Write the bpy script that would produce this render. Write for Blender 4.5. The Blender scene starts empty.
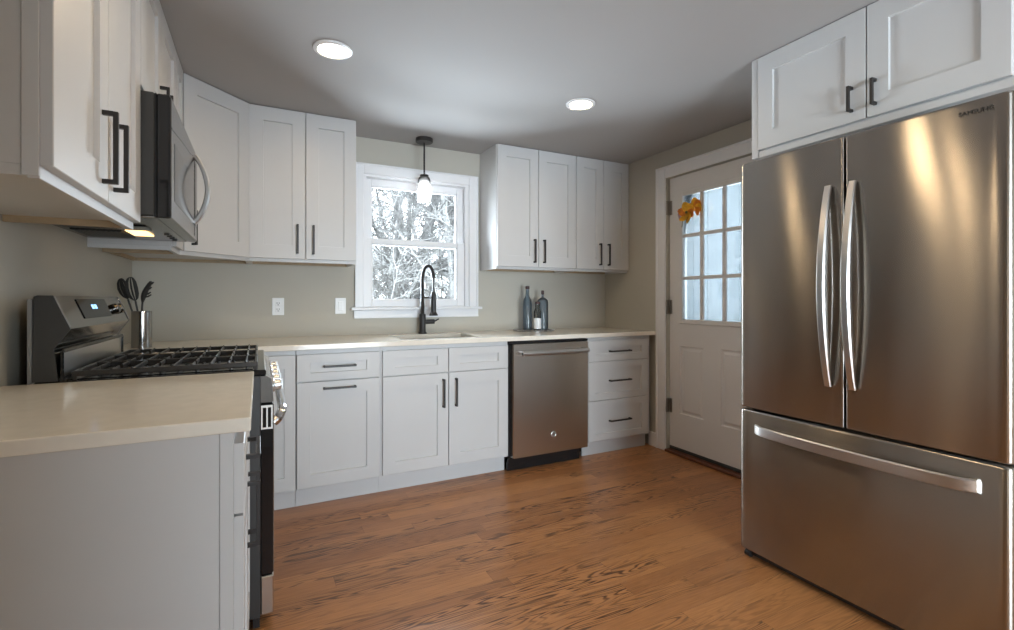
import bpy, bmesh, math, random
from mathutils import Vector, Matrix
SC = bpy.context.scene
COL = SC.collection
PI = math.pi

# ------------------------------------------------------------------ camera, world, exposure
CAM_H = 1.1641
cam_data = bpy.data.cameras.new('camera')
cam_data.sensor_width = 36.0
cam_data.lens = 488.78 / 1014 * 36.0
cam_data.shift_y = -(315 - 299.42) / 1014
cam_data.clip_start = 0.02
cam = bpy.data.objects.new('camera', cam_data)
COL.objects.link(cam)
cam.location = (0, 0, CAM_H)
cam.rotation_euler = (PI / 2, 0, -math.radians(26.889))
SC.camera = cam

world = bpy.data.worlds.new('overcast_sky')
SC.world = world
world.use_nodes = True
bg = world.node_tree.nodes['Background']
bg.inputs[0].default_value = (0.88, 0.95, 1.0, 1)
bg.inputs[1].default_value = 6.0

SC.view_settings.view_transform = 'Standard'
SC.view_settings.look = 'None'
SC.view_settings.gamma = 1.0
SC.view_settings.use_curve_mapping = False
SC.view_settings.exposure = 0.55
SC.cycles.max_bounces = 10
SC.cycles.diffuse_bounces = 5
SC.cycles.glossy_bounces = 5
SC.cycles.transparent_max_bounces = 12
SC.cycles.caustics_reflective = False
SC.cycles.caustics_refractive = False
SC.cycles.sample_clamp_indirect = 6.0


def area_light(name, loc, rot, sx, sy, power, col):
    l = bpy.data.lights.new(name, 'AREA')
    l.shape = 'RECTANGLE'
    l.size, l.size_y = sx, sy
    l.energy = power
    l.color = col
    o = bpy.data.objects.new(name, l)
    COL.objects.link(o)
    o.location = loc
    o.rotation_euler = rot
    return o


# daylight: sink window, entry door glass, and an added fill lamp behind the camera
REAR_FILL = area_light('rear_fill_light', (0.96, -2.86, 1.02), (PI / 2, 0, 0), 1.9, 1.5, 145, (0.70, 0.86, 1.0))
SINK_W = area_light('sink_window_daylight', (1.06, 3.86, 1.40), (-PI / 2 - 0.45, 0, 0), 0.85, 0.9, 70, (0.80, 0.90, 1.0))
DOOR_W = area_light('door_glass_daylight', (3.05, 2.39, 1.50), (0, PI / 2, 0), 0.95, 0.6, 3.5, (0.80, 0.90, 1.0))
LED = 62.0           # radiance of the ceiling downlights
LED_COL = (1.0, 0.75, 0.46, 1)

# ------------------------------------------------------------------ room numbers (metres)
XW, XR, YW, ZC = -0.665, 2.80, 3.5517, 2.313      # left wall, right wall, window wall, ceiling
YREAR = -2.8
YB = 2.918            # face of base doors on the window wall
YU = 3.2298           # face of wall-cabinet doors on the window wall
XM = -0.340           # face of wall-cabinet doors on the left wall
CT, CB = 0.914, 0.884  # worktop top and underside


# ------------------------------------------------------------------ materials
def new_mat(name):
    m = bpy.data.materials.new(name)
    m.use_nodes = True
    nt = m.node_tree
    return m, nt, nt.nodes['Principled BSDF']


def N(nt, kind, **kw):
    n = nt.nodes.new(kind)
    for k, v in kw.items():
        setattr(n, k, v)
    return n


def objco(nt, scale=(1, 1, 1)):
    tc = N(nt, 'ShaderNodeTexCoord')
    mp = N(nt, 'ShaderNodeMapping')
    mp.inputs['Scale'].default_value = scale
    nt.links.new(tc.outputs['Object'], mp.inputs[0])
    return mp.outputs[0]


def paint(name, col, rough=0.5, var=0.03, nscale=6.0, bump=0.0, bscale=200, spec=0.5):
    m, nt, p = new_mat(name)
    co = objco(nt)
    nz = N(nt, 'ShaderNodeTexNoise')
    nz.inputs['Scale'].default_value = nscale
    nz.inputs['Detail'].default_value = 3
    nt.links.new(co, nz.inputs[0])
    rp = N(nt, 'ShaderNodeValToRGB')
    rp.color_ramp.elements[0].position = 0.3
    rp.color_ramp.elements[1].position = 0.7
    rp.color_ramp.elements[0].color = [c * (1 - var) for c in col] + [1]
    rp.color_ramp.elements[1].color = [min(1, c * (1 + var)) for c in col] + [1]
    nt.links.new(nz.outputs[0], rp.inputs[0])
    nt.links.new(rp.outputs[0], p.inputs['Base Color'])
    p.inputs['Roughness'].default_value = rough
    p.inputs['Specular IOR Level'].default_value = spec
    if bump:
        n2 = N(nt, 'ShaderNodeTexNoise')
        n2.inputs['Scale'].default_value = bscale
        nt.links.new(co, n2.inputs[0])
        b = N(nt, 'ShaderNodeBump')
        b.inputs['Strength'].default_value = bump
        b.inputs['Distance'].default_value = 0.002
        nt.links.new(n2.outputs[0], b.inputs['Height'])
        nt.links.new(b.outputs[0], p.inputs['Normal'])
    return m


def metal(name, col, rough, aniso=0.0, rot=0.25, brush=None, bump=0.0, wave=0.0):
    m, nt, p = new_mat(name)
    p.inputs['Metallic'].default_value = 1
    p.inputs['Base Color'].default_value = (*col, 1)
    p.inputs['Roughness'].default_value = rough
    if aniso:
        p.inputs['Anisotropic'].default_value = aniso
        p.inputs['Anisotropic Rotation'].default_value = rot
        t = N(nt, 'ShaderNodeTangent', direction_type='RADIAL', axis='Z')
        nt.links.new(t.outputs[0], p.inputs['Tangent'])
    if brush:
        co = objco(nt, brush)
        nz = N(nt, 'ShaderNodeTexNoise')
        nz.inputs['Scale'].default_value = 1.0
        nz.inputs['Detail'].default_value = 4
        nt.links.new(co, nz.inputs[0])
        mr = N(nt, 'ShaderNodeMapRange')
        mr.inputs['To Min'].default_value = rough - 0.05
        mr.inputs['To Max'].default_value = rough + 0.06
        nt.links.new(nz.outputs[0], mr.inputs[0])
        nt.links.new(mr.outputs[0], p.inputs['Roughness'])
    if wave:
        co = objco(nt, (1.0, 2.2, 1.1))
        nz = N(nt, 'ShaderNodeTexNoise')
        nz.inputs['Scale'].default_value = 1.6
        nz.inputs['Detail'].default_value = 1
        nt.links.new(co, nz.inputs[0])
        b = N(nt, 'ShaderNodeBump')
        b.inputs['Strength'].default_value = 1.0
        b.inputs['Distance'].default_value = wave
        nt.links.new(nz.outputs[0], b.inputs['Height'])
        nt.links.new(b.outputs[0], p.inputs['Normal'])
    return m


def brushed(name, col, rough, aniso, wave=0.0, wsc=(1.0, 2.2, 1.1)):
    """steel brushed horizontally: sharp across, long smear up and down"""
    m, nt, p = new_mat(name)
    out = nt.nodes['Material Output']
    nt.nodes.remove(p)
    g = N(nt, 'ShaderNodeBsdfAnisotropic')
    g.inputs['Color'].default_value = (*col, 1)
    g.inputs['Roughness'].default_value = rough
    g.inputs['Anisotropy'].default_value = aniso
    t = N(nt, 'ShaderNodeTangent', direction_type='RADIAL', axis='Z')
    nt.links.new(t.outputs[0], g.inputs['Tangent'])
    if wave:
        co = objco(nt, wsc)
        nz = N(nt, 'ShaderNodeTexNoise')
        nz.inputs['Scale'].default_value = 1.6
        nz.inputs['Detail'].default_value = 1
        nt.links.new(co, nz.inputs[0])
        b = N(nt, 'ShaderNodeBump')
        b.inputs['Strength'].default_value = 1.0
        b.inputs['Distance'].default_value = wave
        nt.links.new(nz.outputs[0], b.inputs['Height'])
        nt.links.new(b.outputs[0], g.inputs['Normal'])
    nt.links.new(g.outputs[0], out.inputs['Surface'])
    return m


def emit(name, col, strength):
    m, nt, p = new_mat(name)
    p.inputs['Base Color'].default_value = (*col[:3], 1)
    p.inputs['Emission Color'].default_value = (*col[:3], 1)
    p.inputs['Emission Strength'].default_value = strength
    return m


def clear_glass(name, tint, gloss=0.08, haze=0.0, hazecol=(1, 1, 1)):
    m, nt, p = new_mat(name)
    out = nt.nodes['Material Output']
    nt.nodes.remove(p)
    tr = N(nt, 'ShaderNodeBsdfTransparent')
    tr.inputs[0].default_value = (*tint, 1)
    gl = N(nt, 'ShaderNodeBsdfGlossy')
    gl.inputs['Roughness'].default_value = 0.02
    fr = N(nt, 'ShaderNodeFresnel')
    fr.inputs[0].default_value = 1.45
    mx = N(nt, 'ShaderNodeMixShader')
    nt.links.new(fr.outputs[0], mx.inputs[0])
    last = tr.outputs[0]
    if haze:
        tl = N(nt, 'ShaderNodeBsdfTranslucent')
        tl.inputs[0].default_value = (*hazecol, 1)
        m2 = N(nt, 'ShaderNodeMixShader')
        m2.inputs[0].default_value = haze
        nt.links.new(tr.outputs[0], m2.inputs[1])
        nt.links.new(tl.outputs[0], m2.inputs[2])
        last = m2.outputs[0]
    nt.links.new(last, mx.inputs[1])
    nt.links.new(gl.outputs[0], mx.inputs[2])
    nt.links.new(mx.outputs[0], out.inputs['Surface'])
    return m


def math_node(nt, op, a, b=None, c=None):
    n = N(nt, 'ShaderNodeMath', operation=op)
    for i, v in enumerate((a, b, c)):
        if v is None:
            continue
        if isinstance(v, (int, float)):
            n.inputs[i].default_value = v
        else:
            nt.links.new(v, n.inputs[i])
    return n.outputs[0]


def oak_floor():
    m, nt, p = new_mat('oak_strip_floor')
    L = nt.links
    tc = N(nt, 'ShaderNodeTexCoord')
    sp = N(nt, 'ShaderNodeSeparateXYZ')
    L.new(tc.outputs['Object'], sp.inputs[0])
    x, y = sp.outputs[0], sp.outputs[1]
    W, LEN = 0.083, 1.35
    row = math_node(nt, 'FLOOR', math_node(nt, 'DIVIDE', y, W))
    wn = N(nt, 'ShaderNodeTexWhiteNoise', noise_dimensions='1D')
    L.new(row, wn.inputs['W'])
    xs = math_node(nt, 'ADD', math_node(nt, 'DIVIDE', x, LEN), wn.outputs['Value'])
    colm = math_node(nt, 'FLOOR', xs)
    cb = N(nt, 'ShaderNodeCombineXYZ')
    L.new(row, cb.inputs[0])
    L.new(colm, cb.inputs[1])
    wn2 = N(nt, 'ShaderNodeTexWhiteNoise', noise_dimensions='3D')
    L.new(cb.outputs[0], wn2.inputs['Vector'])
    rnd = wn2.outputs['Value']
    # grain: contour lines of a stretched noise field, shifted per plank
    off = N(nt, 'ShaderNodeCombineXYZ')
    L.new(math_node(nt, 'MULTIPLY_ADD', x, 1.25, math_node(nt, 'MULTIPLY', rnd, 57.0)), off.inputs[0])
    L.new(math_node(nt, 'MULTIPLY_ADD', y, 15.0, math_node(nt, 'MULTIPLY', rnd, 131.0)), off.inputs[1])
    nz = N(nt, 'ShaderNodeTexNoise')
    nz.inputs['Scale'].default_value = 1.0
    nz.inputs['Detail'].default_value = 2.0
    nz.inputs['Roughness'].default_value = 0.45
    nz.inputs['Distortion'].default_value = 0.25
    L.new(off.outputs[0], nz.inputs['Vector'])
    ring = math_node(nt, 'SINE', math_node(nt, 'MULTIPLY', nz.outputs[0], 110.0))
    ring = math_node(nt, 'MULTIPLY_ADD', ring, 0.5, 0.5)
    rr = N(nt, 'ShaderNodeValToRGB')
    rr.color_ramp.elements[0].position = 0.50
    rr.color_ramp.elements[1].position = 0.98
    rr.color_ramp.elements[0].color = (0, 0, 0, 1)
    rr.color_ramp.elements[1].color = (1, 1, 1, 1)
    L.new(ring, rr.inputs[0])
    # patches where the cathedral grain is strong
    pz = N(nt, 'ShaderNodeTexNoise')
    pz.inputs['Scale'].default_value = 0.55
    pz.inputs['Detail'].default_value = 1.0
    L.new(off.outputs[0], pz.inputs['Vector'])
    pr = N(nt, 'ShaderNodeValToRGB')
    pr.color_ramp.elements[0].position = 0.37
    pr.color_ramp.elements[1].position = 0.60
    L.new(pz.outputs[0], pr.inputs[0])
    grain = math_node(nt, 'MULTIPLY', rr.outputs[0], pr.outputs[0])
    # fine pores
    po = N(nt, 'ShaderNodeTexNoise')
    po.inputs['Scale'].default_value = 1.0
    po.inputs['Detail'].default_value = 3
    pm = N(nt, 'ShaderNodeMapping')
    pm.inputs['Scale'].default_value = (9, 170, 1)
    L.new(tc.outputs['Object'], pm.inputs[0])
    L.new(pm.outputs[0], po.inputs['Vector'])
    base = N(nt, 'ShaderNodeValToRGB')
    base.color_ramp.elements[0].color = (0.39, 0.165, 0.060, 1)
    base.color_ramp.elements[1].color = (0.54, 0.245, 0.090, 1)
    L.new(rnd, base.inputs[0])
    big = N(nt, 'ShaderNodeTexNoise')
    big.inputs['Scale'].default_value = 1.3
    bm_ = N(nt, 'ShaderNodeMapping')
    bm_.inputs['Scale'].default_value = (1, 6, 1)
    L.new(tc.outputs['Object'], bm_.inputs[0])
    L.new(bm_.outputs[0], big.inputs['Vector'])
    m1 = N(nt, 'ShaderNodeMix', data_type='RGBA', blend_type='MULTIPLY')
    m1.inputs[0].default_value = 0.5
    L.new(base.outputs[0], m1.inputs[6])
    pr2 = N(nt, 'ShaderNodeValToRGB')
    pr2.color_ramp.elements[0].position = 0.3
    pr2.color_ramp.elements[1].position = 0.65
    pr2.color_ramp.elements[0].color = (0.55, 0.5, 0.45, 1)
    L.new(po.outputs[0], pr2.inputs[0])
    L.new(pr2.outputs[0], m1.inputs[7])
    m2 = N(nt, 'ShaderNodeMix', data_type='RGBA', blend_type='MIX')
    L.new(math_node(nt, 'MULTIPLY', grain, 0.85), m2.inputs[0])
    L.new(m1.outputs[2], m2.inputs[6])
    m2.inputs[7].default_value = (0.065, 0.025, 0.011, 1)
    # joints between strips
    fy = math_node(nt, 'FRACT', math_node(nt, 'DIVIDE', y, W))
    fx = math_node(nt, 'FRACT', xs)
    jy = math_node(nt, 'LESS_THAN', fy, 0.014)
    jx = math_node(nt, 'LESS_THAN', fx, 0.0011)
    j = math_node(nt, 'MAXIMUM', jy, jx)
    m3 = N(nt, 'ShaderNodeMix', data_type='RGBA', blend_type='MIX')
    L.new(math_node(nt, 'MULTIPLY', j, 0.55), m3.inputs[0])
    L.new(m2.outputs[2], m3.inputs[6])
    m3.inputs[7].default_value = (0.05, 0.02, 0.01, 1)
    L.new(m3.outputs[2], p.inputs['Base Color'])
    p.inputs['Roughness'].default_value = 0.30
    p.inputs['Specular IOR Level'].default_value = 0.5
    b = N(nt, 'ShaderNodeBump')
    b.inputs['Strength'].default_value = 0.25
    b.inputs['Distance'].default_value = 0.001
    L.new(math_node(nt, 'MAXIMUM', grain, j), b.inputs['Height'])
    b.invert = True
    L.new(b.outputs[0], p.inputs['Normal'])
    return m


M = {}
M['cab'] = paint('white_cabinet_paint', (0.57, 0.565, 0.558), 0.38, 0.01)
M['trim'] = paint('white_trim_paint', (0.76, 0.765, 0.78), 0.35, 0.01)
M['doorp'] = paint('white_door_paint', (0.66, 0.65, 0.64), 0.4, 0.01)
M['wall'] = paint('greige_wall_paint', (0.48, 0.455, 0.395), 0.75, 0.02, 3.0, 0.1, 300)
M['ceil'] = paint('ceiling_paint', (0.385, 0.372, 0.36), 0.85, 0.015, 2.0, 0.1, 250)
M['floor'] = oak_floor()
M['quartz'] = paint('warm_white_quartz', (0.80, 0.745, 0.65), 0.13, 0.035, 22.0)
M['steel'] = brushed('brushed_stainless', (0.68, 0.645, 0.60), 0.27, 0.40)
M['fsteel'] = brushed('fridge_stainless', (0.375, 0.342, 0.305), 0.25, 0.70, wave=0.003)
M['chrome'] = metal('polished_steel', (0.66, 0.66, 0.67), 0.12)
M['crock'] = metal('satin_crock_steel', (0.40, 0.39, 0.38), 0.15)
M['satin'] = metal('satin_steel', (0.66, 0.65, 0.64), 0.28)
M['panel'] = metal('polished_panel_steel', (0.44, 0.425, 0.41), 0.13)
M['dsteel'] = metal('dark_stainless', (0.24, 0.23, 0.22), 0.20)
M['black'] = paint('black_satin', (0.018, 0.017, 0.017), 0.38, 0.1)
M['gloss'] = paint('black_gloss', (0.012, 0.012, 0.013), 0.08, 0.05)
M['iron'] = paint('cast_iron', (0.030, 0.028, 0.027), 0.28, 0.15, 60, 0.1, 400)
M['pull'] = paint('oil_rubbed_bronze', (0.018, 0.015, 0.014), 0.42, 0.1)
M['dark'] = paint('dark_grey_sheet', (0.036, 0.035, 0.034), 0.45, 0.05)
M['grey'] = paint('grey_sheet', (0.22, 0.215, 0.21), 0.45, 0.05)
M['silver'] = paint('silver_sheet', (0.58, 0.575, 0.57), 0.4, 0.03)
M['wood'] = paint('raw_plywood', (0.38, 0.285, 0.18), 0.6, 0.12, 20)
M['thresh'] = paint('red_brown_threshold', (0.13, 0.045, 0.02), 0.35, 0.2, 10)
M['pane'] = clear_glass('window_glass', (0.97, 0.99, 1.0))
M['dpane'] = clear_glass('door_glass', (0.93, 0.98, 1.0), haze=0.07, hazecol=(0.85, 0.93, 1.0))
M['shade'] = clear_glass('bloom_haze_shade_glass', (0.97, 0.97, 0.97), haze=0.30)  # haze puts the bulb's bloom into the clear glass
M['blue'] = clear_glass('blue_bottle_glass', (0.80, 0.88, 0.96), haze=0.45, hazecol=(0.68, 0.80, 0.93))
M['clear'] = clear_glass('clear_bottle_glass', (0.88, 0.88, 0.86), haze=0.2)
M['led'] = emit('warm_led_lens', LED_COL, LED)
M['hood'] = emit('hood_lamp_lens', (1.0, 0.62, 0.25, 1), 2.2)
M['bulb'] = emit('white_bulb', (0.95, 0.98, 1.0, 1), 30.0)
M['disp'] = emit('blue_clock_digits', (0.25, 0.5, 1.0, 1), 2.0)
M['plastic'] = paint('white_plastic', (0.80, 0.80, 0.79), 0.35, 0.01)
M['tray'] = paint('mottled_marble_tray', (0.30, 0.29, 0.28), 0.2, 0.5, 30)
M['cork'] = paint('dark_red_stopper', (0.07, 0.03, 0.03), 0.5, 0.2, 40)
M['yellow'] = paint('golden_petal', (0.80, 0.42, 0.02), 0.6, 0.25, 30)
M['orange'] = paint('orange_petal', (0.70, 0.22, 0.015), 0.6, 0.25, 30)
M['leaf'] = paint('olive_leaf', (0.14, 0.13, 0.03), 0.6, 0.2, 30)
M['pink'] = paint('mauve_ribbon', (0.42, 0.25, 0.30), 0.6, 0.1, 30)
M['bark'] = paint('grey_bark', (0.15, 0.15, 0.15), 0.9, 0.35, 8)
M['twig'] = paint('pale_twig', (0.38, 0.385, 0.385), 0.9, 0.3, 8)
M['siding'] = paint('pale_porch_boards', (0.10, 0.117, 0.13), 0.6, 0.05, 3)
M['earth'] = paint('winter_ground', (0.30, 0.29, 0.26), 0.9, 0.3, 2)
M['ink'] = paint('dark_lettering', (0.02, 0.02, 0.02), 0.4, 0.02)
M['bronze'] = metal('hinge_bronze', (0.30, 0.27, 0.24), 0.35)


# ------------------------------------------------------------------ mesh building
class MB:
    """collects shapes in world metres; build() links them as one mesh object"""

    def __init__(self):
        self.v, self.f, self.mi, self.cur = [], [], [], 0

    def add(self, vs, fs):
        b = len(self.v)
        self.v += [tuple(p) for p in vs]
        for f in fs:
            self.f.append([b + i for i in f])
            self.mi.append(self.cur)
        return self

    def box(self, x0, x1, y0, y1, z0, z1, c=0.0):
        return self.fbox(Frame(), x0, x1, y0, y1, z0, z1, c)

    def fbox(self, F, a0, a1, b0, b1, c0, c1, ch=0.0):
        a0, a1 = min(a0, a1), max(a0, a1)
        b0, b1 = min(b0, b1), max(b0, b1)
        c0, c1 = min(c0, c1), max(c0, c1)
        if not ch:
            P = [F(a, b, c) for a in (a0, a1) for b in (b0, b1) for c in (c0, c1)]
            return self.add(P, [(0, 1, 3, 2), (4, 6, 7, 5), (0, 4, 5, 1), (2, 3, 7, 6), (0, 2, 6, 4), (1, 5, 7, 3)])
        ch = min(ch, (a1 - a0) * .49, (b1 - b0) * .49, (c1 - c0) * .49)
        P, idx = [], {}
        for sa in (0, 1):
            for sb in (0, 1):
                for sc in (0, 1):
                    A, B, C_ = (a0, a1)[sa], (b0, b1)[sb], (c0, c1)[sc]
                    ia, ib, ic = (a0 + ch, a1 - ch)[sa], (b0 + ch, b1 - ch)[sb], (c0 + ch, c1 - ch)[sc]
                    for k, q in enumerate(((A, ib, ic), (ia, B, ic), (ia, ib, C_))):
                        idx[(sa, sb, sc, k)] = len(P)
                        P.append(F(*q))
        fs = []
        for k in range(3):
            for s in (0, 1):
                o = [(0, 0), (0, 1), (1, 1), (1, 0)]
                q = []
                for (m, n) in o:
                    t = [m, n]
                    t.insert(k, s)
                    q.append(idx[(*t, k)])
                fs.append(q)
        for k in range(3):        # edges along axis k
            i, j = [t for t in range(3) if t != k]
            for s1 in (0, 1):
                for s2 in (0, 1):
                    def key(e, kk):
                        t = [0, 0, 0]
                        t[k], t[i], t[j] = e, s1, s2
                        return idx[(*t, kk)]
                    fs.append([key(0, i), key(1, i), key(1, j), key(0, j)])
        for sa in (0, 1):
            for sb in (0, 1):
                for sc in (0, 1):
                    fs.append([idx[(sa, sb, sc, k)] for k in range(3)])
        return self.add(P, fs)

    def loops(self, rings, cap0=True, cap1=True, closed=True):
        """bridge successive rings of equal length"""
        n = len(rings[0])
        P = [p for r in rings for p in r]
        fs = []
        for k in range(len(rings) - 1):
            for i in range(n if closed else n - 1):
                j = (i + 1) % n
                fs.append([k * n + i, k * n + j, (k + 1) * n + j, (k + 1) * n + i])
        if cap0:
            fs.append(list(range(n))[::-1])
        if cap1:
            fs.append([(len(rings) - 1) * n + i for i in range(n)])
        return self.add(P, fs)

    def shaker(self, F, w, h, t=0.019, fw=0.073, rd=0.011, fh=None):
        """framed door with a recessed centre panel; F origin at lower corner of the back"""
        fh = fh or fw
        e = 0.0016
        spec = [(0, 0, 0), (0, 0, t - e), (e, e, t), (fw, fh, t), (fw + .0015, fh + .0015, t - rd)]
        rings = []
        for (i, j, c) in spec:
            rings.append([F(i, j, c), F(w - i, j, c), F(w - i, h - j, c), F(i, h - j, c)])
        return self.loops(rings)

    def lathe(self, cx, cy, prof, seg=24, cap=True):
        """prof: list of (radius, z)"""
        rings = [[(cx + r * math.cos(2 * PI * i / seg), cy + r * math.sin(2 * PI * i / seg), z) for i in range(seg)] for r, z in prof]
        return self.loops(rings, cap, cap)

    def flathe(self, F, prof, seg=20, cap=True):
        """lathe about the frame's n axis: prof (radius, distance along n)"""
        rings = [[F(r * math.cos(2 * PI * i / seg), r * math.sin(2 * PI * i / seg), c) for i in range(seg)] for r, c in prof]
        return self.loops(rings, cap, cap)

    def tube(self, pts, r, seg=8, cap=True):
        pts = [Vector(p) for p in pts]
        n = len(pts)
        rs = r if isinstance(r, (list, tuple)) else [r] * n
        rings, up = [], None
        for i, p in enumerate(pts):
            d = (pts[min(i + 1, n - 1)] - pts[max(i - 1, 0)])
            d.normalize()
            if up is None:
                up = Vector((0, 0, 1)) if abs(d.z) < 0.9 else Vector((1, 0, 0))
            a = d.cross(up)
            if a.length < 1e-4:
                a = d.cross(Vector((0, 1, 0.3)))
            a.normalize()
            b = a.cross(d)
            b.normalize()
            up = b
            rings.append([p + rs[i] * (math.cos(2 * PI * k / seg) * a + math.sin(2 * PI * k / seg) * b) for k in range(seg)])
        return self.loops(rings, cap, cap)

    def sweep(self, pts, side, w, t):
        """rectangular bar along pts; side = constant width direction, t may be a list"""
        pts = [Vector(p) for p in pts]
        side = Vector(side).normalized()
        n = len(pts)
        rings = []
        for i, p in enumerate(pts):
            d = (pts[min(i + 1, n - 1)] - pts[max(i - 1, 0)]).normalized()
            nn = side.cross(d).normalized()
            ww = w[i] if isinstance(w, list) else w
            tt = t[i] if isinstance(t, list) else t
            c = min(ww, tt) * 0.22
            q = [(ww / 2 - c, tt / 2), (ww / 2, tt / 2 - c), (ww / 2, -tt / 2 + c), (ww / 2 - c, -tt / 2),
                 (-ww / 2 + c, -tt / 2), (-ww / 2, -tt / 2 + c), (-ww / 2, tt / 2 - c), (-ww / 2 + c, tt / 2)]
            rings.append([p + side * a + nn * b for a, b in q])
        return self.loops(rings)

    def prism(self, F, poly, c0, c1):
        return self.loops([[F(a, b, c0) for a, b in poly], [F(a, b, c1) for a, b in poly]])

    def blob(self, c, rx, ry, rz, seg=10, rings=6, rot=None):
        R = rot or Matrix.Identity(3)
        rr = []
        for k in range(1, rings):
            th = PI * k / rings
            rr.append([Vector(c) + R @ Vector((rx * math.sin(th) * math.cos(2 * PI * i / seg), ry * math.sin(th) * math.sin(2 * PI * i / seg), rz * math.cos(th))) for i in range(seg)])
        return self.loops(rr)

    def build(self, name, mats, parent=None, smooth=25, loc=None, bevel=0.0, recalc=True):
        me = bpy.data.meshes.new(name)
        org = Vector(loc) if loc is not None else (Vector(parent['_w']) if parent is not None else Vector((0, 0, 0)))
        me.from_pydata([Vector(p) - org for p in self.v], [], self.f)
        if recalc:
            bm = bmesh.new()
            bm.from_mesh(me)
            bmesh.ops.recalc_face_normals(bm, faces=bm.faces)
            bm.to_mesh(me)
            bm.free()
        for m in (mats if isinstance(mats, (list, tuple)) else [mats]):
            me.materials.append(M[m])
        for p, i in zip(me.polygons, self.mi):
            p.material_index = i
        if smooth:
            me.polygons.foreach_set('use_smooth', [True] * len(me.polygons))
            me.set_sharp_from_angle(angle=math.radians(smooth))
        o = bpy.data.objects.new(name, me)
        COL.objects.link(o)
        if parent is not None:
            o.parent = parent
            o.location = org - Vector(parent['_w'])
        else:
            o.location = org
        o['_w'] = tuple(org)
        if bevel:
            b = o.modifiers.new('edge', 'BEVEL')
            b.width = bevel
            b.segments = 2
            b.limit_method = 'ANGLE'
        return o


class Frame:
    def __init__(self, o=(0, 0, 0), u=(1, 0, 0), v=(0, 1, 0), n=(0, 0, 1)):
        self.o, self.u, self.v, self.n = Vector(o), Vector(u), Vector(v), Vector(n)

    def __call__(self, a, b, c):
        return self.o + a * self.u + b * self.v + c * self.n

    def at(self, a, b, c=0):
        return Frame(self(a, b, c), self.u, self.v, self.n)


def face_y(x, z, y):      # surface facing the room from the window wall
    return Frame((x, y, z), (1, 0, 0), (0, 0, 1), (0, -1, 0))


def face_px(y, z, x):     # surface on the left wall, facing +X; a runs along +Y
    return Frame((x, y, z), (0, 1, 0), (0, 0, 1), (1, 0, 0))


def face_nx(y, z, x):     # surface on the right wall, facing -X; a runs along -Y
    return Frame((x, y, z), (0, -1, 0), (0, 0, 1), (-1, 0, 0))


def tag(o, label, cat, group=None, kind=None):
    o['label'] = label
    o['category'] = cat
    if group:
        o['group'] = group
    if kind:
        o['kind'] = kind
    return o


def thing(name, loc, label, cat, group=None):
    o = bpy.data.objects.new(name, None)
    o.empty_display_size = 0.05
    COL.objects.link(o)
    o.location = loc
    o['_w'] = tuple(loc)
    return tag(o, label, cat, group)


def struct(o):
    o['kind'] = 'structure'
    return o


def copy_tree(o, parent=None):
    c = o.copy()
    COL.objects.link(c)
    if parent is not None:
        c.parent = parent
    for ch in list(o.children):
        copy_tree(ch, c)
    return c


def pull(F, length, vertical, parent, name='handle', so=0.032, b=0.0108):
    """squared bar pull centred on the frame's origin"""
    m = MB()
    L2 = length / 2
    if vertical:
        m.fbox(F, -b / 2, b / 2, -L2, L2, so - b, so, 0.0012)
        for s in (-1, 1):
            m.fbox(F, -b / 2, b / 2, s * L2, s * (L2 - b), 0, so - b * .9, 0)
    else:
        m.fbox(F, -L2, L2, -b / 2, b / 2, so - b, so, 0.0012)
        for s in (-1, 1):
            m.fbox(F, s * L2, s * (L2 - b), -b / 2, b / 2, 0, so - b * .9, 0)
    return m.build(name, 'pull', parent)


def shaker_door(F, w, h, parent, name='door', handle=None, hl=0.178, fw=0.073, fh=None, mat='cab'):
    """handle: (a, b, vertical) centre on the door face"""
    F, w, h = F.at(.001, .001), w - .002, h - .002
    d = MB().shaker(F, w, h, fw=fw, fh=fh).build(name, mat, parent, loc=F(0, 0, 0))
    if handle:
        a, b, vert = handle
        pull(F.at(a, b, 0.019), hl, vert, d)
    return d


# ------------------------------------------------------------------ room shell
def holed_wall(m, F, w, h, t, holes):
    """wall slab w x h x t with rectangular openings (a0,a1,b0,b1)"""
    As = sorted({0, w, *[q for H in holes for q in H[:2]]})
    Bs = sorted({0, h, *[q for H in holes for q in H[2:]]})

    def solid(i, j):
        if not (0 <= i < len(As) - 1 and 0 <= j < len(Bs) - 1):
            return False
        a, b = (As[i] + As[i + 1]) / 2, (Bs[j] + Bs[j + 1]) / 2
        return not any(H[0] < a < H[1] and H[2] < b < H[3] for H in holes)
    idx, P, fs = {}, [], []

    def vid(i, j, k):
        if (i, j, k) not in idx:
            idx[(i, j, k)] = len(P)
            P.append(F(As[i], Bs[j], (0, t)[k]))
        return idx[(i, j, k)]
    for i in range(len(As) - 1):
        for j in range(len(Bs) - 1):
            if not solid(i, j):
                continue
            for k in (0, 1):
                fs.append([vid(i, j, k), vid(i + 1, j, k), vid(i + 1, j + 1, k), vid(i, j + 1, k)])
            for di, dj, e in ((-1, 0, ((i, j), (i, j + 1))), (1, 0, ((i + 1, j), (i + 1, j + 1))),
                              (0, -1, ((i, j), (i + 1, j))), (0, 1, ((i, j + 1), (i + 1, j + 1)))):
                if not solid(i + di, j + dj):
                    (p, q) = e
                    fs.append([vid(*p, 0), vid(*q, 0), vid(*q, 1), vid(*p, 1)])
    m.add(P, fs)
    return m


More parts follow.
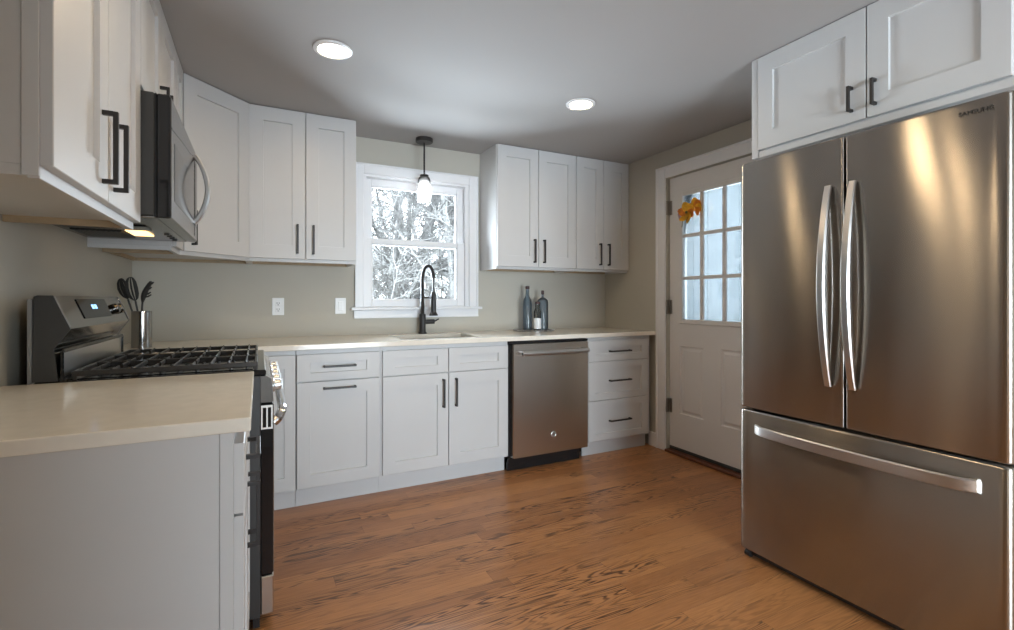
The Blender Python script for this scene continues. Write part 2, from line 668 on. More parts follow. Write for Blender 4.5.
T = 0.14
struct(MB().box(XW - T, XR + T, YREAR - T, YW + T, -0.08, 0).build('floor', 'floor', smooth=0))
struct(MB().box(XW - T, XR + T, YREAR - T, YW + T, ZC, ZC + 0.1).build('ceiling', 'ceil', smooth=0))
WX0, WX1, WZ0, WZ1 = 0.652, 1.468, 1.100, 2.060        # sink window opening
struct(holed_wall(MB(), Frame((XW - T, YW, 0), (1, 0, 0), (0, 0, 1), (0, 1, 0)), XR - XW + 2 * T, ZC, T,
                  [(WX0 - XW + T, WX1 - XW + T, WZ0, WZ1)]).build('wall_back', 'wall', smooth=0))
struct(MB().box(XW - T, XW, YREAR, YW, 0, ZC).build('wall_left', 'wall', smooth=0))
DY0, DY1, DZ1 = 1.975, 2.800, 2.098                    # entry door opening
struct(holed_wall(MB(), Frame((XR, YREAR, 0), (0, 1, 0), (0, 0, 1), (1, 0, 0)), YW - YREAR, ZC, T,
                  [(DY0 - YREAR, DY1 - YREAR, 0, DZ1)]).build('wall_right', 'wall', smooth=0))
struct(holed_wall(MB(), Frame((XW - T, YREAR, 0), (1, 0, 0), (0, 0, 1), (0, -1, 0)), XR - XW + 2 * T, ZC, T,
                  [(-0.02 - XW + T, 1.94 - XW + T, 0.25, 1.80)]).build('wall_rear', 'wall', smooth=0))
# unseen additions: window for rear daylight, partition shading the left end panels
m = MB()
for x in (-0.02, 0.93, 1.88):
    m.box(x, x + 0.06, YREAR - 0.09, YREAR - 0.03, 0.25, 1.80)
for z in (0.25, 1.74):
    m.box(0.04, 1.88, YREAR - 0.085, YREAR - 0.035, z, z + 0.06)
struct(m.build('added_window', 'trim', loc=(.96, YREAR, 0.25)))
struct(holed_wall(MB(), Frame((XW, -.42, 0), (1, 0, 0), (0, 0, 1), (0, -1, 0)), XR - XW, ZC, .12,
                  [(.45 - XW, 2.70 - XW, 0, 2.03)]).build('added_partition', 'wall', smooth=0))

# baseboards on the right wall
struct(MB().box(XR - 0.016, XR, 2.896, 2.985, 0, 0.11, 0.003).build('baseboard_right', 'trim'))

# ------------------------------------------------------------------ sink window
m = MB()
ci0, ci1, co0, co1, zt0, zt1 = 0.652, 1.468, 0.600, 1.535, 2.060, 2.126
cy0, cy1 = YW - 0.020, YW - 0.0005
m.box(co0, ci0 + .006, cy0, cy1, 1.106, zt1, 0.004)
m.box(ci1 - .006, co1, cy0, cy1, 1.106, zt1, 0.004)
m.box(ci0 + .006, ci1 - .006, cy0, cy1, zt0 - .006, zt1, 0.004)
# back band round the outside of the casing
m.box(co0 - .002, co0 + .014, cy0 - .007, cy0 + .004, 1.106, zt1 + .002, .003)
m.box(co1 - .014, co1 + .002, cy0 - .007, cy0 + .004, 1.106, zt1 + .002, .003)
m.box(co0 + .014, co1 - .014, cy0 - .007, cy0 + .004, zt1 - .012, zt1 + .002, .003)
win = struct(m.build('window_1', 'trim', loc=(1.06, YW, 1.10)))
m = MB()          # jamb lining
m.box(WX0, WX0 + .018, YW, YW + T, WZ0, WZ1)
m.box(WX1 - .018, WX1, YW, YW + T, WZ0, WZ1)
m.box(WX0 + .018, WX1 - .018, YW, YW + T, WZ1 - .018, WZ1)
m.box(WX0 + .018, WX1 - .018, YW, YW + T, WZ0, WZ0 + .012)
m.box(WX0 + .018, WX0 + .030, YW + .006, YW + .024, WZ0 + .012, WZ1 - .018)
m.box(WX1 - .030, WX1 - .018, YW + .006, YW + .024, WZ0 + .012, WZ1 - .018)
m.build('window_jamb', 'trim', win)


def sash(name, y0, y1, z0, z1, gx0, gx1, gz0, gz1):
    m = MB()
    x0, x1 = WX0 + .020, WX1 - .020
    m.box(x0, gx0, y0, y1, z0, z1, .003)
    m.box(gx1, x1, y0, y1, z0, z1, .003)
    m.box(gx0, gx1, y0, y1, gz1, z1, .003)
    m.box(gx0, gx1, y0, y1, z0, gz0, .003)
    for a, b, c, d in ((gx0, gx0 + .008, gz0, gz1), (gx1 - .008, gx1, gz0, gz1), (gx0, gx1, gz0, gz0 + .008), (gx0, gx1, gz1 - .008, gz1)):
        m.box(a, b, y0 + .008, y1 - .008, c, d)
    s = m.build(name, 'trim', win)
    ym = (y0 + y1) / 2
    MB().box(gx0, gx1, ym - .002, ym + .002, gz0, gz1).build('glass_pane', 'pane', s, smooth=0)
    return s


up = sash('upper_sash', YW + .072, YW + .104, 1.565, 2.042, 0.728, 1.392, 1.600, 1.992)
lo = sash('lower_sash', YW + .030, YW + .064, 1.112, 1.606, 0.724, 1.378, 1.160, 1.566)
m = MB().box(1.02, 1.08, YW + .026, YW + .05, 1.606, 1.618, .003)
m.build('sash_lock', 'trim', lo)
MB().box(0.570, 1.562, YW - .048, YW + .028, 1.088, 1.108, .004).build('window_stool', 'trim', win)
m = MB()
m.box(0.592, 1.540, YW - .017, YW - .0005, 1.030, 1.088, .003)
m.box(0.592, 1.540, YW - .022, YW - .016, 1.030, 1.044, .002)
m.build('window_apron', 'trim', win)

# ------------------------------------------------------------------ entry door on the right wall
SX = XR + 0.022                       # room face of the slab
SY0, SY1, SZ0, SZ1 = 1.985, 2.792, 0.022, 2.090
lite = (2.110, 2.665, 1.010, 1.940)
pans = [(2.472, 2.689, 0.305, 0.815), (2.100, 2.324, 0.300, 0.822)]


def door_slab():
    m = MB()
    ys = sorted({SY0, SY1, lite[0], lite[1], *[q for p in pans for q in p[:2]]})
    zs = sorted({SZ0, SZ1, lite[2], lite[3], *[q for p in pans for q in p[2:]]})
    t = 0.044
    for i in range(len(ys) - 1):
        for j in range(len(zs) - 1):
            y, z = (ys[i] + ys[i + 1]) / 2, (zs[j] + zs[j + 1]) / 2
            if lite[0] < y < lite[1] and lite[2] < z < lite[3]:
                continue
            P = [(SX + t, ys[i], zs[j]), (SX + t, ys[i + 1], zs[j]), (SX + t, ys[i + 1], zs[j + 1]), (SX + t, ys[i], zs[j + 1])]
            m.add(P, [(0, 1, 2, 3)])
            if not any(p[0] < y < p[1] and p[2] < z < p[3] for p in pans):
                P = [(SX, ys[i], zs[j]), (SX, ys[i], zs[j + 1]), (SX, ys[i + 1], zs[j + 1]), (SX, ys[i + 1], zs[j])]
                m.add(P, [(0, 1, 2, 3)])
    for (y0, y1, z0, z1) in pans:       # embossed panel: groove then raised field
        rings = []
        for ins, dx in ((0, 0), (.006, .007), (.016, .007), (.034, .001)):
            rings.append([(SX + dx, y0 + ins, z0 + ins), (SX + dx, y1 - ins, z0 + ins), (SX + dx, y1 - ins, z1 - ins), (SX + dx, y0 + ins, z1 - ins)])
        m.loops(rings, cap0=False)
    for (a, b) in (((SY0, SZ0), (SY1, SZ0)), ((SY1, SZ0), (SY1, SZ1)), ((SY1, SZ1), (SY0, SZ1)), ((SY0, SZ1), (SY0, SZ0)),
                   ((lite[0], lite[2]), (lite[1], lite[2])), ((lite[1], lite[2]), (lite[1], lite[3])), ((lite[1], lite[3]), (lite[0], lite[3])), ((lite[0], lite[3]), (lite[0], lite[2]))):
        m.add([(SX, *a), (SX, *b), (SX + t, *b), (SX + t, *a)], [(0, 1, 2, 3)])
    bm_v = {}
    # weld shared corners
    newv, remap = [], []
    for p in m.v:
        k = tuple(round(c, 5) for c in p)
        if k not in bm_v:
            bm_v[k] = len(newv)
            newv.append(p)
        remap.append(bm_v[k])
    m.v = newv
    m.f = [[remap[i] for i in f] for f in m.f]
    return m


door = struct(door_slab().build('door_1', 'doorp', loc=(SX, SY1, 0), smooth=0))
m = MB()          # moulded frame round the glazing and its glazing bars
fx0, fx1 = SX - 0.011, SX + 0.001
l0, l1, l2, l3 = lite
m.box(fx0, fx1, l0 - .028, l0 + .006, l2 - .028, l3 + .028, .004)
m.box(fx0, fx1, l1 - .006, l1 + .028, l2 - .028, l3 + .028, .004)
m.box(fx0, fx1, l0 + .006, l1 - .006, l2 - .028, l2 + .006, .004)
m.box(fx0, fx1, l0 + .006, l1 - .006, l3 - .006, l3 + .028, .004)
for y in (2.4868, 2.297):
    m.box(SX - .004, SX + .014, y - .015, y + .015, l2 + .004, l3 - .004, .003)
for z in (1.322, 1.636):
    m.box(SX - .0035, SX + .0135, l0 + .004, l1 - .004, z - .0125, z + .0125, .003)
m.build('glazing_frame', 'doorp', door)
MB().box(SX + .016, SX + .022, l0, l1, l2, l3).build('glass_pane', 'dpane', door, smooth=0)
for z0 in (1.812, 1.052, 0.298):
    m = MB()
    m.box(XR - .004, XR + .018, SY1 + .001, SY1 + .007, z0, z0 + .108)
    m.tube([(XR - .004, SY1 + .004, z0), (XR - .004, SY1 + .004, z0 + .108)], .0062, 10)
    m.box(XR + .0195, SX - .0004, SY1 - .026, SY1 - .001, z0, z0 + .108)
    m.build('hinge', 'bronze', door)
MB().box(SX - .006, SX - .0005, SY0 + .004, SY1 - .004, .024, .046, .001).build('door_sweep', 'dark', door)
m = MB()          # casing and jamb
cz = 2.183
m.box(XR - .018, XR - .0005, 2.803, 2.895, 0, cz, .004)
m.box(XR - .018, XR - .0005, 1.880, 1.972, 0, cz, .004)
m.box(XR - .018, XR - .0005, 1.972, 2.803, 2.096, cz, .004)
m.box(XR - .026, XR - .016, 2.880, 2.897, 0, cz + .002, .003)
m.box(XR - .026, XR - .016, 1.878, 1.895, 0, cz + .002, .003)
m.box(XR - .026, XR - .016, 1.895, 2.880, cz - .015, cz + .002, .003)
struct(m.build('trim_1', 'trim', loc=(XR, 2.4, 0)))
m = MB()
m.box(XR - .03, XR + T, 1.978, 2.797, 0.0005, .020, .004)
struct(m.build('trim_2', 'thresh', loc=(XR, 2.4, 0)))

# silk flower hanging on the door glass
fl = thing('silk_flower', (SX - .03, 2.585, 1.70), 'small yellow and orange silk flower hung on the top corner pane of the entry door', 'decoration')
random.seed(4)


def petal(m, c, ang, tilt, L, W):
    d = Vector((tilt, math.cos(ang), math.sin(ang)))
    s = Vector((0.35, -math.sin(ang), math.cos(ang))).normalized()
    d.normalize()
    n = d.cross(s).normalized()
    top, bot = [], []
    for k in range(6):
        t = k / 5
        w = W * math.sin(PI * (0.1 + 0.85 * t)) ** 0.8
        p = Vector(c) + d * L * t + n * (0.012 * math.sin(PI * t))
        for lst, off in ((top, .0012), (bot, -.0012)):
            lst.append([p + s * w + n * off, p + n * (off + .004), p - s * w + n * off])
    V = [q for r in top for q in r] + [q for r in bot for q in r]
    fs = []
    for k in range(5):
        for i in range(2):
            a = k * 3 + i
            fs.append([a, a + 1, a + 4, a + 3])
            fs.append([18 + a, 18 + a + 3, 18 + a + 4, 18 + a + 1])
    for k in range(5):
        fs.append([k * 3, k * 3 + 3, 18 + k * 3 + 3, 18 + k * 3])
        fs.append([k * 3 + 2, 18 + k * 3 + 2, 18 + k * 3 + 5, k * 3 + 5])
    fs.append([0, 18, 19, 1]); fs.append([1, 19, 20, 2])
    fs.append([15, 16, 34, 33]); fs.append([16, 17, 35, 34])
    m.add(V, fs)


fc = Vector((SX - .030, 2.590, 1.800))
for k in range(6):
    m = MB()
    petal(m, fc + Vector((0, 0, 0)), k * PI / 3 + .35, -.25, .080, .034)
    m.build('petal', 'yellow' if k % 3 else 'orange', fl)
fc2 = Vector((SX - .026, 2.528, 1.822))
for k in range(4):
    m = MB()
    petal(m, fc2, -.6 + k * .75 + PI * .75, -.2, .075, .032)
    m.build('petal', 'orange' if k % 2 else 'yellow', fl)
m = MB(); petal(m, fc + Vector((.004, .02, -.03)), -1.9, -.1, .06, .016)
petal(m, fc + Vector((.004, -.01, -.03)), -1.2, -.1, .05, .014)
m.build('leaf', 'leaf', fl)
m = MB(); m.blob(fc + Vector((-.012, 0, 0)), .008, .011, .011)
m.build('flower_centre', 'leaf', fl)
m = MB()
m.tube([fc + Vector((.008, .03, -.02)), fc + Vector((.010, .055, -.06)), fc + Vector((.010, .062, -.10))], .003, 6)
m.build('stem', 'leaf', fl)
m = MB()
m.sweep([fc + Vector((0.004, .062, .045)), fc + Vector((-.008, .075, .0)), fc + Vector((.004, .068, -.05))], (0, 1, 0), .022, .003)
m.build('ribbon', 'pink', fl)

# ------------------------------------------------------------------ base cabinets on the window wall
KY = 2.987           # toe-kick face


def base_body(t, x0, x1, front=YB + .0195):
    m = MB()
    m.box(x0, x1, front, YW - .002, 0.105, CB - .001, .0012)
    m.build('carcass', 'cab', t)
    MB().box(x0, x1, KY, KY + .015, 0, 0.104).build('toe_kick', 'cab', t)


Z0, ZD, ZT = 0.1155, 0.705, 0.8583
# corner cabinet beside the range
t = thing('corner_base_cabinet', (0.10, YB, 0), 'white base cabinet filling the corner, narrow door half hidden behind the range', 'cabinet')
m = MB()
m.box(XW + .002, -.040, 2.697, YW - .002, .105, CB - .001)
m.box(-.0399, 0.1795, YB + .0195, YW - .002, .105, CB - .001, .001)
m.build('carcass', 'cab', t)
MB().box(-.0385, .1795, KY, KY + .015, 0, .104).build('toe_kick', 'cab', t)
shaker_door(face_y(-.036, Z0, YB + .019), 0.2145, ZT - Z0, t, fw=.055, fh=.073)

t = thing('base_cabinet', (0.409, YB, 0), 'white base cabinet with one drawer over one wide pull-out front, both with horizontal pulls', 'cabinet')
base_body(t, 0.1815, 0.6425)
F = face_y(0.1838, ZD + .002, YB + .019)
shaker_door(F, .450, ZT - ZD - .002, t, 'drawer', (.225, .079, False), fw=.070, fh=.045)
F = face_y(0.1838, Z0, YB + .019)
shaker_door(F, .450, ZD - Z0 - .002, t, 'door', (.225, .548, False), fw=.070, fh=.073)

t = thing('sink_base_cabinet', (1.07, YB, 0), 'white double-door base cabinet under the sink with two blank drawer fronts', 'cabinet')
m = MB()
m.box(0.6435, 0.662, YB + .0195, YW - .002, .105, CB - .001)
m.box(1.478, 1.4925, YB + .0195, YW - .002, .105, CB - .001)
m.box(0.662, 1.478, YB + .0195, YB + .032, .105, CB - .001)
m.box(0.662, 1.478, YB + .032, YW - .002, .105, .122)
m.build('carcass', 'cab', t)
MB().box(.6435, 1.4925, KY, KY + .015, 0, .104).build('toe_kick', 'cab', t)
for x0, x1, ha in ((0.6528, 1.0655, .3765), (1.0685, 1.4889, .0445)):
    shaker_door(face_y(x0, ZD + .002, YB + .019), x1 - x0, ZT - ZD - .002, t, 'drawer_front', None, fw=.071, fh=.047)
    shaker_door(face_y(x0, Z0, YB + .019), x1 - x0, ZD - Z0 - .002, t, 'door', (ha, .461, True), fw=.071, fh=.073)

# dishwasher
t = thing('dishwasher', (1.82, YB, 0), 'stainless steel dishwasher with bar handle under the worktop', 'dishwasher')
MB().box(1.500, 2.138, YB + .022, YW - .03, 0.10, CB - .004).build('tub', 'gloss', t)
m = MB()
rings = []
x0, x1 = 1.518, 2.134
for z in (0.092, 0.0955, 0.857, 0.861):
    e = .004 if z in (0.092, 0.861) else 0
    rings.append([(x0 + e, YB + .020, z), (x1 - e, YB + .020, z), (x1 - e, YB - .010 + e, z), (x1 - .006 - e, YB - .016 + e, z), (x0 + .006 + e, YB - .016 + e, z), (x0 + e, YB - .010 + e, z)])
m.loops(rings)
dw = m.build('door', 'steel', t)
MB().box(1.502, 2.138, YB - .006, YB + .020, 0.863, CB - .005, .002).build('control_strip', 'gloss', t)
m = MB()
hz = .800
pts = [(1.575 + .530 * k / 14, YB - .052 - .010 * math.sin(PI * k / 14), hz) for k in range(15)]
m.tube(pts, .016, 14)
m.build('handle', 'satin', t)
for x in (1.578, 2.102):
    m = MB()
    m.fbox(Frame((x, YB - .016, hz)), -.018, .018, -.048, .002, -.015, .015, .006)
    m.build('handle_bracket', 'chrome', t)
F = face_y(1.836, .222, YB - .0162)
m = MB(); m.flathe(F, [(.021, 0), (.021, .002), (.018, .0035), (.0165, .0028)], 28)
bd = m.build('badge', 'satin', dw)


def text(name, body, size, F, mat, parent, depth=.0006, shear=0, ax='CENTER', sx=1.0):
    c = bpy.data.curves.new(name, 'FONT')
    c.body = body
    c.size = size
    c.extrude = depth
    c.align_x = ax
    c.align_y = 'CENTER'
    c.shear = shear
    o = bpy.data.objects.new(name + '_tmp', c)
    COL.objects.link(o)
    bpy.context.view_layer.update()
    me = bpy.data.meshes.new_from_object(o.evaluated_get(bpy.context.evaluated_depsgraph_get()))
    me.name = name
    COL.objects.unlink(o)
    bpy.data.objects.remove(o)
    R = Matrix((F.u, F.v, F.n)).transposed().to_4x4()
    me.transform(Matrix.Diagonal((sx, 1, 1, 1)))
    me.transform(R)
    me.materials.clear()
    me.materials.append(M[mat])
    ob = bpy.data.objects.new(name, me)
    COL.objects.link(ob)
    ob.parent = parent
    ob.location = F.o - Vector(parent['_w'])
    ob['_w'] = tuple(F.o)
    return ob


text('badge_lettering', 'GE', .021, F.at(0, 0, .0034), 'dark', bd, shear=.25)
m = MB()
m.box(1.500, 2.090, YB + .033, YB + .050, 0.0, 0.060, .002)
m.box(1.500, 2.100, YB + .020, YB + .032, 0.052, 0.090, .002)
m.build('toe_plate', 'gloss', t)

t = thing('drawer_base_cabinet', (2.43, YB, 0), 'white base cabinet with three stacked drawers beside the dishwasher', 'cabinet')
base_body(t, 2.140, 2.752)
for z0, z1, hb in ((.704, ZT, .776), (.415, .702, .556), (Z0, .413, .256)):
    shaker_door(face_y(2.1462, z0, YB + .019), .5725, z1 - z0, t, 'drawer', (.2865, hb - z0, False), hl=.200, fw=.064, fh=.050)

# ------------------------------------------------------------------ worktops
HX0, HX1, HY0, HY1 = 0.800, 1.335, 3.005, 3.395
Fz = Frame((XW, 2.69, CB))


def slab(rects_hole, xs, ys, inside):
    m = MB()
    idx, P, fs = {}, [], []

    def vid(i, j, k):
        if (i, j, k) not in idx:
            idx[(i, j, k)] = len(P)
            P.append((xs[i], ys[j], (CB, CT)[k]))
        return idx[(i, j, k)]

    def solid(i, j):
        if not (0 <= i < len(xs) - 1 and 0 <= j < len(ys) - 1):
            return False
        return inside((xs[i] + xs[i + 1]) / 2, (ys[j] + ys[j + 1]) / 2)
    for i in range(len(xs) - 1):
        for j in range(len(ys) - 1):
            if not solid(i, j):
                continue
            fs.append([vid(i, j, 1), vid(i + 1, j, 1), vid(i + 1, j + 1, 1), vid(i, j + 1, 1)])
            fs.append([vid(i, j, 0), vid(i, j + 1, 0), vid(i + 1, j + 1, 0), vid(i + 1, j, 0)])
            for di, dj, p, q in ((-1, 0, (i, j), (i, j + 1)), (1, 0, (i + 1, j), (i + 1, j + 1)), (0, -1, (i, j), (i + 1, j)), (0, 1, (i, j + 1), (i + 1, j + 1))):
                if not solid(i + di, j + dj):
                    fs.append([vid(*p, 0), vid(*q, 0), vid(*q, 1), vid(*p, 1)])
    m.add(P, fs)
    return m


xs = [XW + .001, -.0156, HX0, HX1, XR - .001]
ys = [2.694, 2.9035, HY0, HY1, YW - .001]
ins = lambda x, y: (not (y < 2.9035 and x > -.0156)) and not (HX0 < x < HX1 and HY0 < y < HY1)
ct = slab(None, xs, ys, ins).build('worktop', 'quartz', smooth=0, loc=(1.07, 3.2, CT), bevel=.003)
tag(ct, 'long warm white quartz worktop under the window, turning the corner beside the range', 'worktop')
ct2 = MB().box(XW + .001, -.0156, 1.1722, 1.919, CB, CT).build('worktop', 'quartz', smooth=0, loc=(-.33, 1.55, CT), bevel=.003)
tag(ct2, 'short warm white quartz worktop with a free end in front of the range', 'worktop')

# sink
sk = thing('sink', (1.067, 3.20, .68), 'undermount stainless steel sink set in the worktop below the window', 'sink')
m = MB()
z1, z0, g = CB - .0005, .690, .012
rings = []
for (e, z) in ((-.018, z1 - .001), (-.018, z1), (.001, z1), (.003, z1 - .006), (.010, z0 + .02), (.028, z0)):
    rings.append([(HX0 + e, HY0 + e, z), (HX1 - e, HY0 + e, z), (HX1 - e, HY1 - e, z), (HX0 + e, HY1 - e, z)])
m.loops(rings, cap0=False)
m.build('basin', 'satin', sk, recalc=True)
m = MB(); m.lathe(1.067, 3.22, [(.045, z0 + .0005), (.045, z0 + .003), (.036, z0 + .003), (.030, z0 + .001)], 20)
m.build('drain', 'chrome', sk)

# faucet
fx, fy = 1.066, 3.468
fa = thing('kitchen_faucet', (fx, fy, CT), 'dark bronze spring-neck kitchen faucet standing behind the sink', 'faucet')
m = MB()
m.lathe(fx, fy, [(.030, CT + .0003), (.030, CT + .010), (.025, CT + .014), (.0235, CT + .018), (.0235, CT + .135), (.021, CT + .145)], 20)
m.build('base', 'pull', fa)
m = MB()          # spring neck: ribbed tube rising then bending over
ctr = []
for k in range(60):
    ctr.append(Vector((fx, fy, CT + .14 + .255 * k / 59)))
R = .042
dx, dy = .80, -.60         # the hose swings out over the basin
for k in range(1, 46):
    a = PI * k / 45 * .97
    h_ = R - R * math.cos(a)
    ctr.append(Vector((fx + dx * h_ * 1.0, fy + dy * h_ * 1.0, CT + .395 + R * 2.35 * math.sin(a))))
rr = [.0155 if k % 2 else .0125 for k in range(len(ctr))]
m.tube(ctr, rr, 10)
m.build('spring_neck', 'pull', fa)
end = ctr[-1]
m = MB()
m.tube([end, end - Vector((0, 0, .16))], .0075, 10)
m.build('hose', 'pull', fa)
m = MB()
hb = Vector((end.x, end.y, 1.196))
m.lathe(hb.x, hb.y, [(.011, 1.225), (.017, 1.212), (.019, 1.19), (.019, 1.075), (.022, 1.070), (.031, 1.052), (.031, 1.046), (.012, 1.045)], 18)
m.build('spray_head', 'pull', fa)
m = MB()
m.tube([(fx, fy, 1.180), (hb.x, hb.y, 1.180)], .006, 8)
m.build('holder_arm', 'pull', fa)
m = MB()
m.tube([(fx + .016, fy, 1.000), (fx + .086, fy - .012, 1.002)], [.017, .017], 14)
m.tube([(fx + .084, fy - .012, 1.002), (fx + .118, fy - .018, 1.020)], [.006, .005], 8)
m.build('lever', 'pull', fa)

# ------------------------------------------------------------------ wall cabinets on the window wall
UB, UD0, UD1, UT = 1.390, 1.4092, 2.3095, ZC - .001


def upper_body(t, x0, x1):
    m = MB()
    f = YU + .0195
    m.box(x0, x1, f, YW - .002, UB + .020, UT, .001)
    m.box(x0, x1, f, f + .018, UB, UB + .0199, .001)
    m.box(x0, x0 + .016, f + .0181, YW - .002, UB, UB + .0199)
    m.box(x1 - .016, x1, f + .0181, YW - .002, UB, UB + .0199)
    m.build('carcass', 'cab', t)
    MB().box(x0 + .0161, x1 - .0161, YW - .020, YW - .003, UB + .002, UB + .0198).build('hanging_rail', 'wood', t)


hh = UD1 - UD0
t = thing('wall_cabinet', (.25, YU, UB), 'white two-door wall cabinet just left of the window', 'cabinet', None)
upper_body(t, -.0545, .5565)
shaker_door(face_y(-.0525, UD0, YU + .019), .3055, hh, t, 'door', (.2595, .120, True), fh=.082)
shaker_door(face_y(.2555, UD0, YU + .019), .2995, hh, t, 'door', (.042, .120, True), fh=.082)
t = thing('wall_cabinet', (1.91, YU, UB), 'white wall cabinet with two wide doors just right of the window', 'cabinet')
upper_body(t, 1.5575, 2.2580)
shaker_door(face_y(1.5606, UD0, YU + .019), .3485, hh, t, 'door', (.308, .122, True), fh=.082)
shaker_door(face_y(1.9110, UD0, YU + .019), .3450, hh, t, 'door', (.042, .122, True), fh=.082)
t = thing('wall_cabinet', (2.53, YU, UB), 'white wall cabinet with two narrow doors tight against the wall with the entry door', 'cabinet')
upper_body(t, 2.2590, XR - .002)
shaker_door(face_y(2.2592, UD0, YU + .019), .2715, hh, t, 'door', (.229, .122, True), fh=.082)
shaker_door(face_y(2.5325, UD0, YU + .019), .2640, hh, t, 'door', (.042, .122, True), fh=.082)

# diagonal corner cabinet
P1, P2 = Vector((-.359, 2.946, 0)), Vector((-.0555, 3.2495, 0))
t = thing('corner_wall_cabinet', (-.21, 3.10, UB), 'white wall cabinet with one door set diagonally across the corner', 'cabinet')
poly = [(XW + .002, 2.946), (P1.x, P1.y), (P2.x, P2.y), (-.0555, YW - .002), (XW + .002, YW - .002)]
m = MB()
m.prism(Frame(), poly, UB + .020, UT)
u = (P2 - P1).normalized()
n = Vector((u.y, -u.x, 0))
FD = Frame((P1.x, P1.y, 0), u, (0, 0, 1), n)
L = (P2 - P1).length
m.fbox(FD, 0, L, UB, UB + .0199, -.018, 0, 0)
m.box(XW + .002, P1.x - .012, 2.946, 2.962, UB, UB + .0199)
m.box(-.0715, -.0555, P2.y + .014, YW - .002, UB, UB + .0199)
m.build('carcass', 'cab', t)
m = MB()
m.box(XW + .004, -.073, YW - .020, YW - .003, UB + .002, UB + .0198)
m.box(XW + .003, XW + .020, 2.963, YW - .021, UB + .002, UB + .0198)
m.build('hanging_rail', 'wood', t)
shaker_door(FD.at(.010, UD0, .0005), L - .020, hh, t, 'door', (.045, .122, True), fh=.082)

# ------------------------------------------------------------------ wall cabinets on the left wall
XF = XM - .0195       # body front
t = thing('wall_cabinet', (XM, 1.56, UB), 'white two-door wall cabinet hanging above the free worktop end', 'cabinet')
m = MB()
m.box(XW + .002, XF, 1.190, 1.938, UB + .020, UT, .001)
m.box(XF - .025, XF, 1.1855, 1.1899, UB, UT, .001)
m.box(XF - .018, XF, 1.190, 1.938, UB - .004, UB + .0199, .001)
m.box(XW + .002, XF - .0181, 1.1900, 1.206, UB, UB + .0199)
m.build('carcass', 'cab', t)
MB().box(XW + .003, XF - .0185, 1.920, 1.937, UB, UB + .0199).build('side_edge', 'wood', t)
shaker_door(face_px(1.1880, UD0, XM - .019), .3700, hh, t, 'door', (.316, .125, True), hl=.178, fh=.082)
shaker_door(face_px(1.5605, UD0, XM - .019), .3755, hh, t, 'door', (.048, .125, True), hl=.178, fh=.082)

t = thing('wall_cabinet', (XM, 2.32, 1.85), 'short white two-door wall cabinet directly above the microwave', 'cabinet')
MB().box(XW + .002, XF, 1.9395, 2.703, 1.852, UT, .001).build('carcass', 'cab', t)
for y0, w, ha in ((1.9410, .3775, .337), (2.3215, .3795, .042)):
    shaker_door(face_px(y0, 1.858, XM - .019), w, UD1 - 1.858, t, 'door', (ha, .075, True), hl=.100, fh=.075)

t = thing('narrow_wall_cabinet', (XM, 2.82, UB), 'slim white single-door wall cabinet between the microwave and the corner', 'cabinet')
m = MB()
m.box(XW + .002, XF, 2.7045, 2.9445, UB + .020, UT, .001)
m.box(XF - .018, XF, 2.7045, 2.9445, UB, UB + .0199)
m.box(XW + .002, XF - .0181, 2.7045, 2.720, UB, UB + .0199)
m.build('carcass', 'cab', t)
MB().box(XW + .003, XF - .0185, 2.928, 2.944, UB, UB + .0199).build('side_edge', 'wood', t)
shaker_door(face_px(2.7065, UD0, XM - .019), .2150, hh, t, 'door', None, fw=.060, fh=.082)

# ------------------------------------------------------------------ over-the-range microwave
MY0, MY1, MZ0, MZ1 = 1.945, 2.700, 1.432, 1.842
t = thing('microwave', (-.45, 2.32, MZ0), 'stainless over-the-range microwave with a bowed chrome handle', 'microwave')
m = MB()
m.box(XW + .003, -.306, MY0, MY1, MZ0 + .006, MZ1, .003)
m.build('body', 'dark', t)
m = MB()
m.box(-.3055, -.2990, MY0 + .0005, MY1 - .0005, MZ0, MZ1 - .001, .002)
m.box(-.2990, -.2640, MY0, MY0 + .012, MZ0, MZ1 - .002, .003)
m.build('door_edge', 'gloss', t)
m = MB()
rings = []
y0, y1 = MY0 + .0125, MY1
for c, e in ((-.2988, 0), (-.2660, 0), (-.2600, .006)):
    rings.append([(c, y0, MZ0 + e), (c, y1 - e, MZ0 + e), (c, y1 - e, MZ1 - .002 - e), (c, y0, MZ1 - .002 - e)])
m.loops(rings)
md = m.build('door', 'dsteel', t)
m = MB()          # dark joints: sloped vent line and upright line beside the handle
m.sweep([(-.2598, MY0 + .016, 1.735), (-.2598, 2.20, 1.762), (-.2598, 2.45, 1.784), (-.2598, 2.602, 1.808)], (0, 0, 1), .006, .002)
m.box(-.2604, -.2590, 2.600, 2.606, MZ0 + .02, 1.808)
m.build('door_joint', 'gloss', md)
m = MB()
m.box(-.2606, -.2592, 2.02, 2.53, 1.500, 1.700, .0005)
m.build('door_window', 'gloss', md)
m = MB()
pts = []
for k in range(17):
    a = k / 16
    pts.append((-.2600 + .052 * math.sin(PI * a) ** 0.75, 2.585 + .0 * a, 1.808 - .302 * a))
m.sweep(pts, (0, 1, 0), .034, .020)
m.build('handle', 'satin', t)
m = MB()
m.box(-.2604, -.2585, 2.618, 2.690, 1.50, 1.78, .0005)
m.build('control_panel', 'gloss', md)
m = MB()
m.box(XW + .006, -.300, MY0 + .006, MY1 - .006, MZ0 - .002, MZ0 + .0059, .002)
m.build('underside', 'dsteel', t)
for y0 in (2.06, 2.36):
    m = MB()
    m.box(-.63, -.475, y0, y0 + .24, MZ0 - .006, MZ0 - .0021, .001)
    for k in range(9):
        m.box(-.615 + k * .016, -.609 + k * .016, y0 + .008, y0 + .232, MZ0 - .0075, MZ0 - .006)
    m.build('grease_filter', 'dark', t)
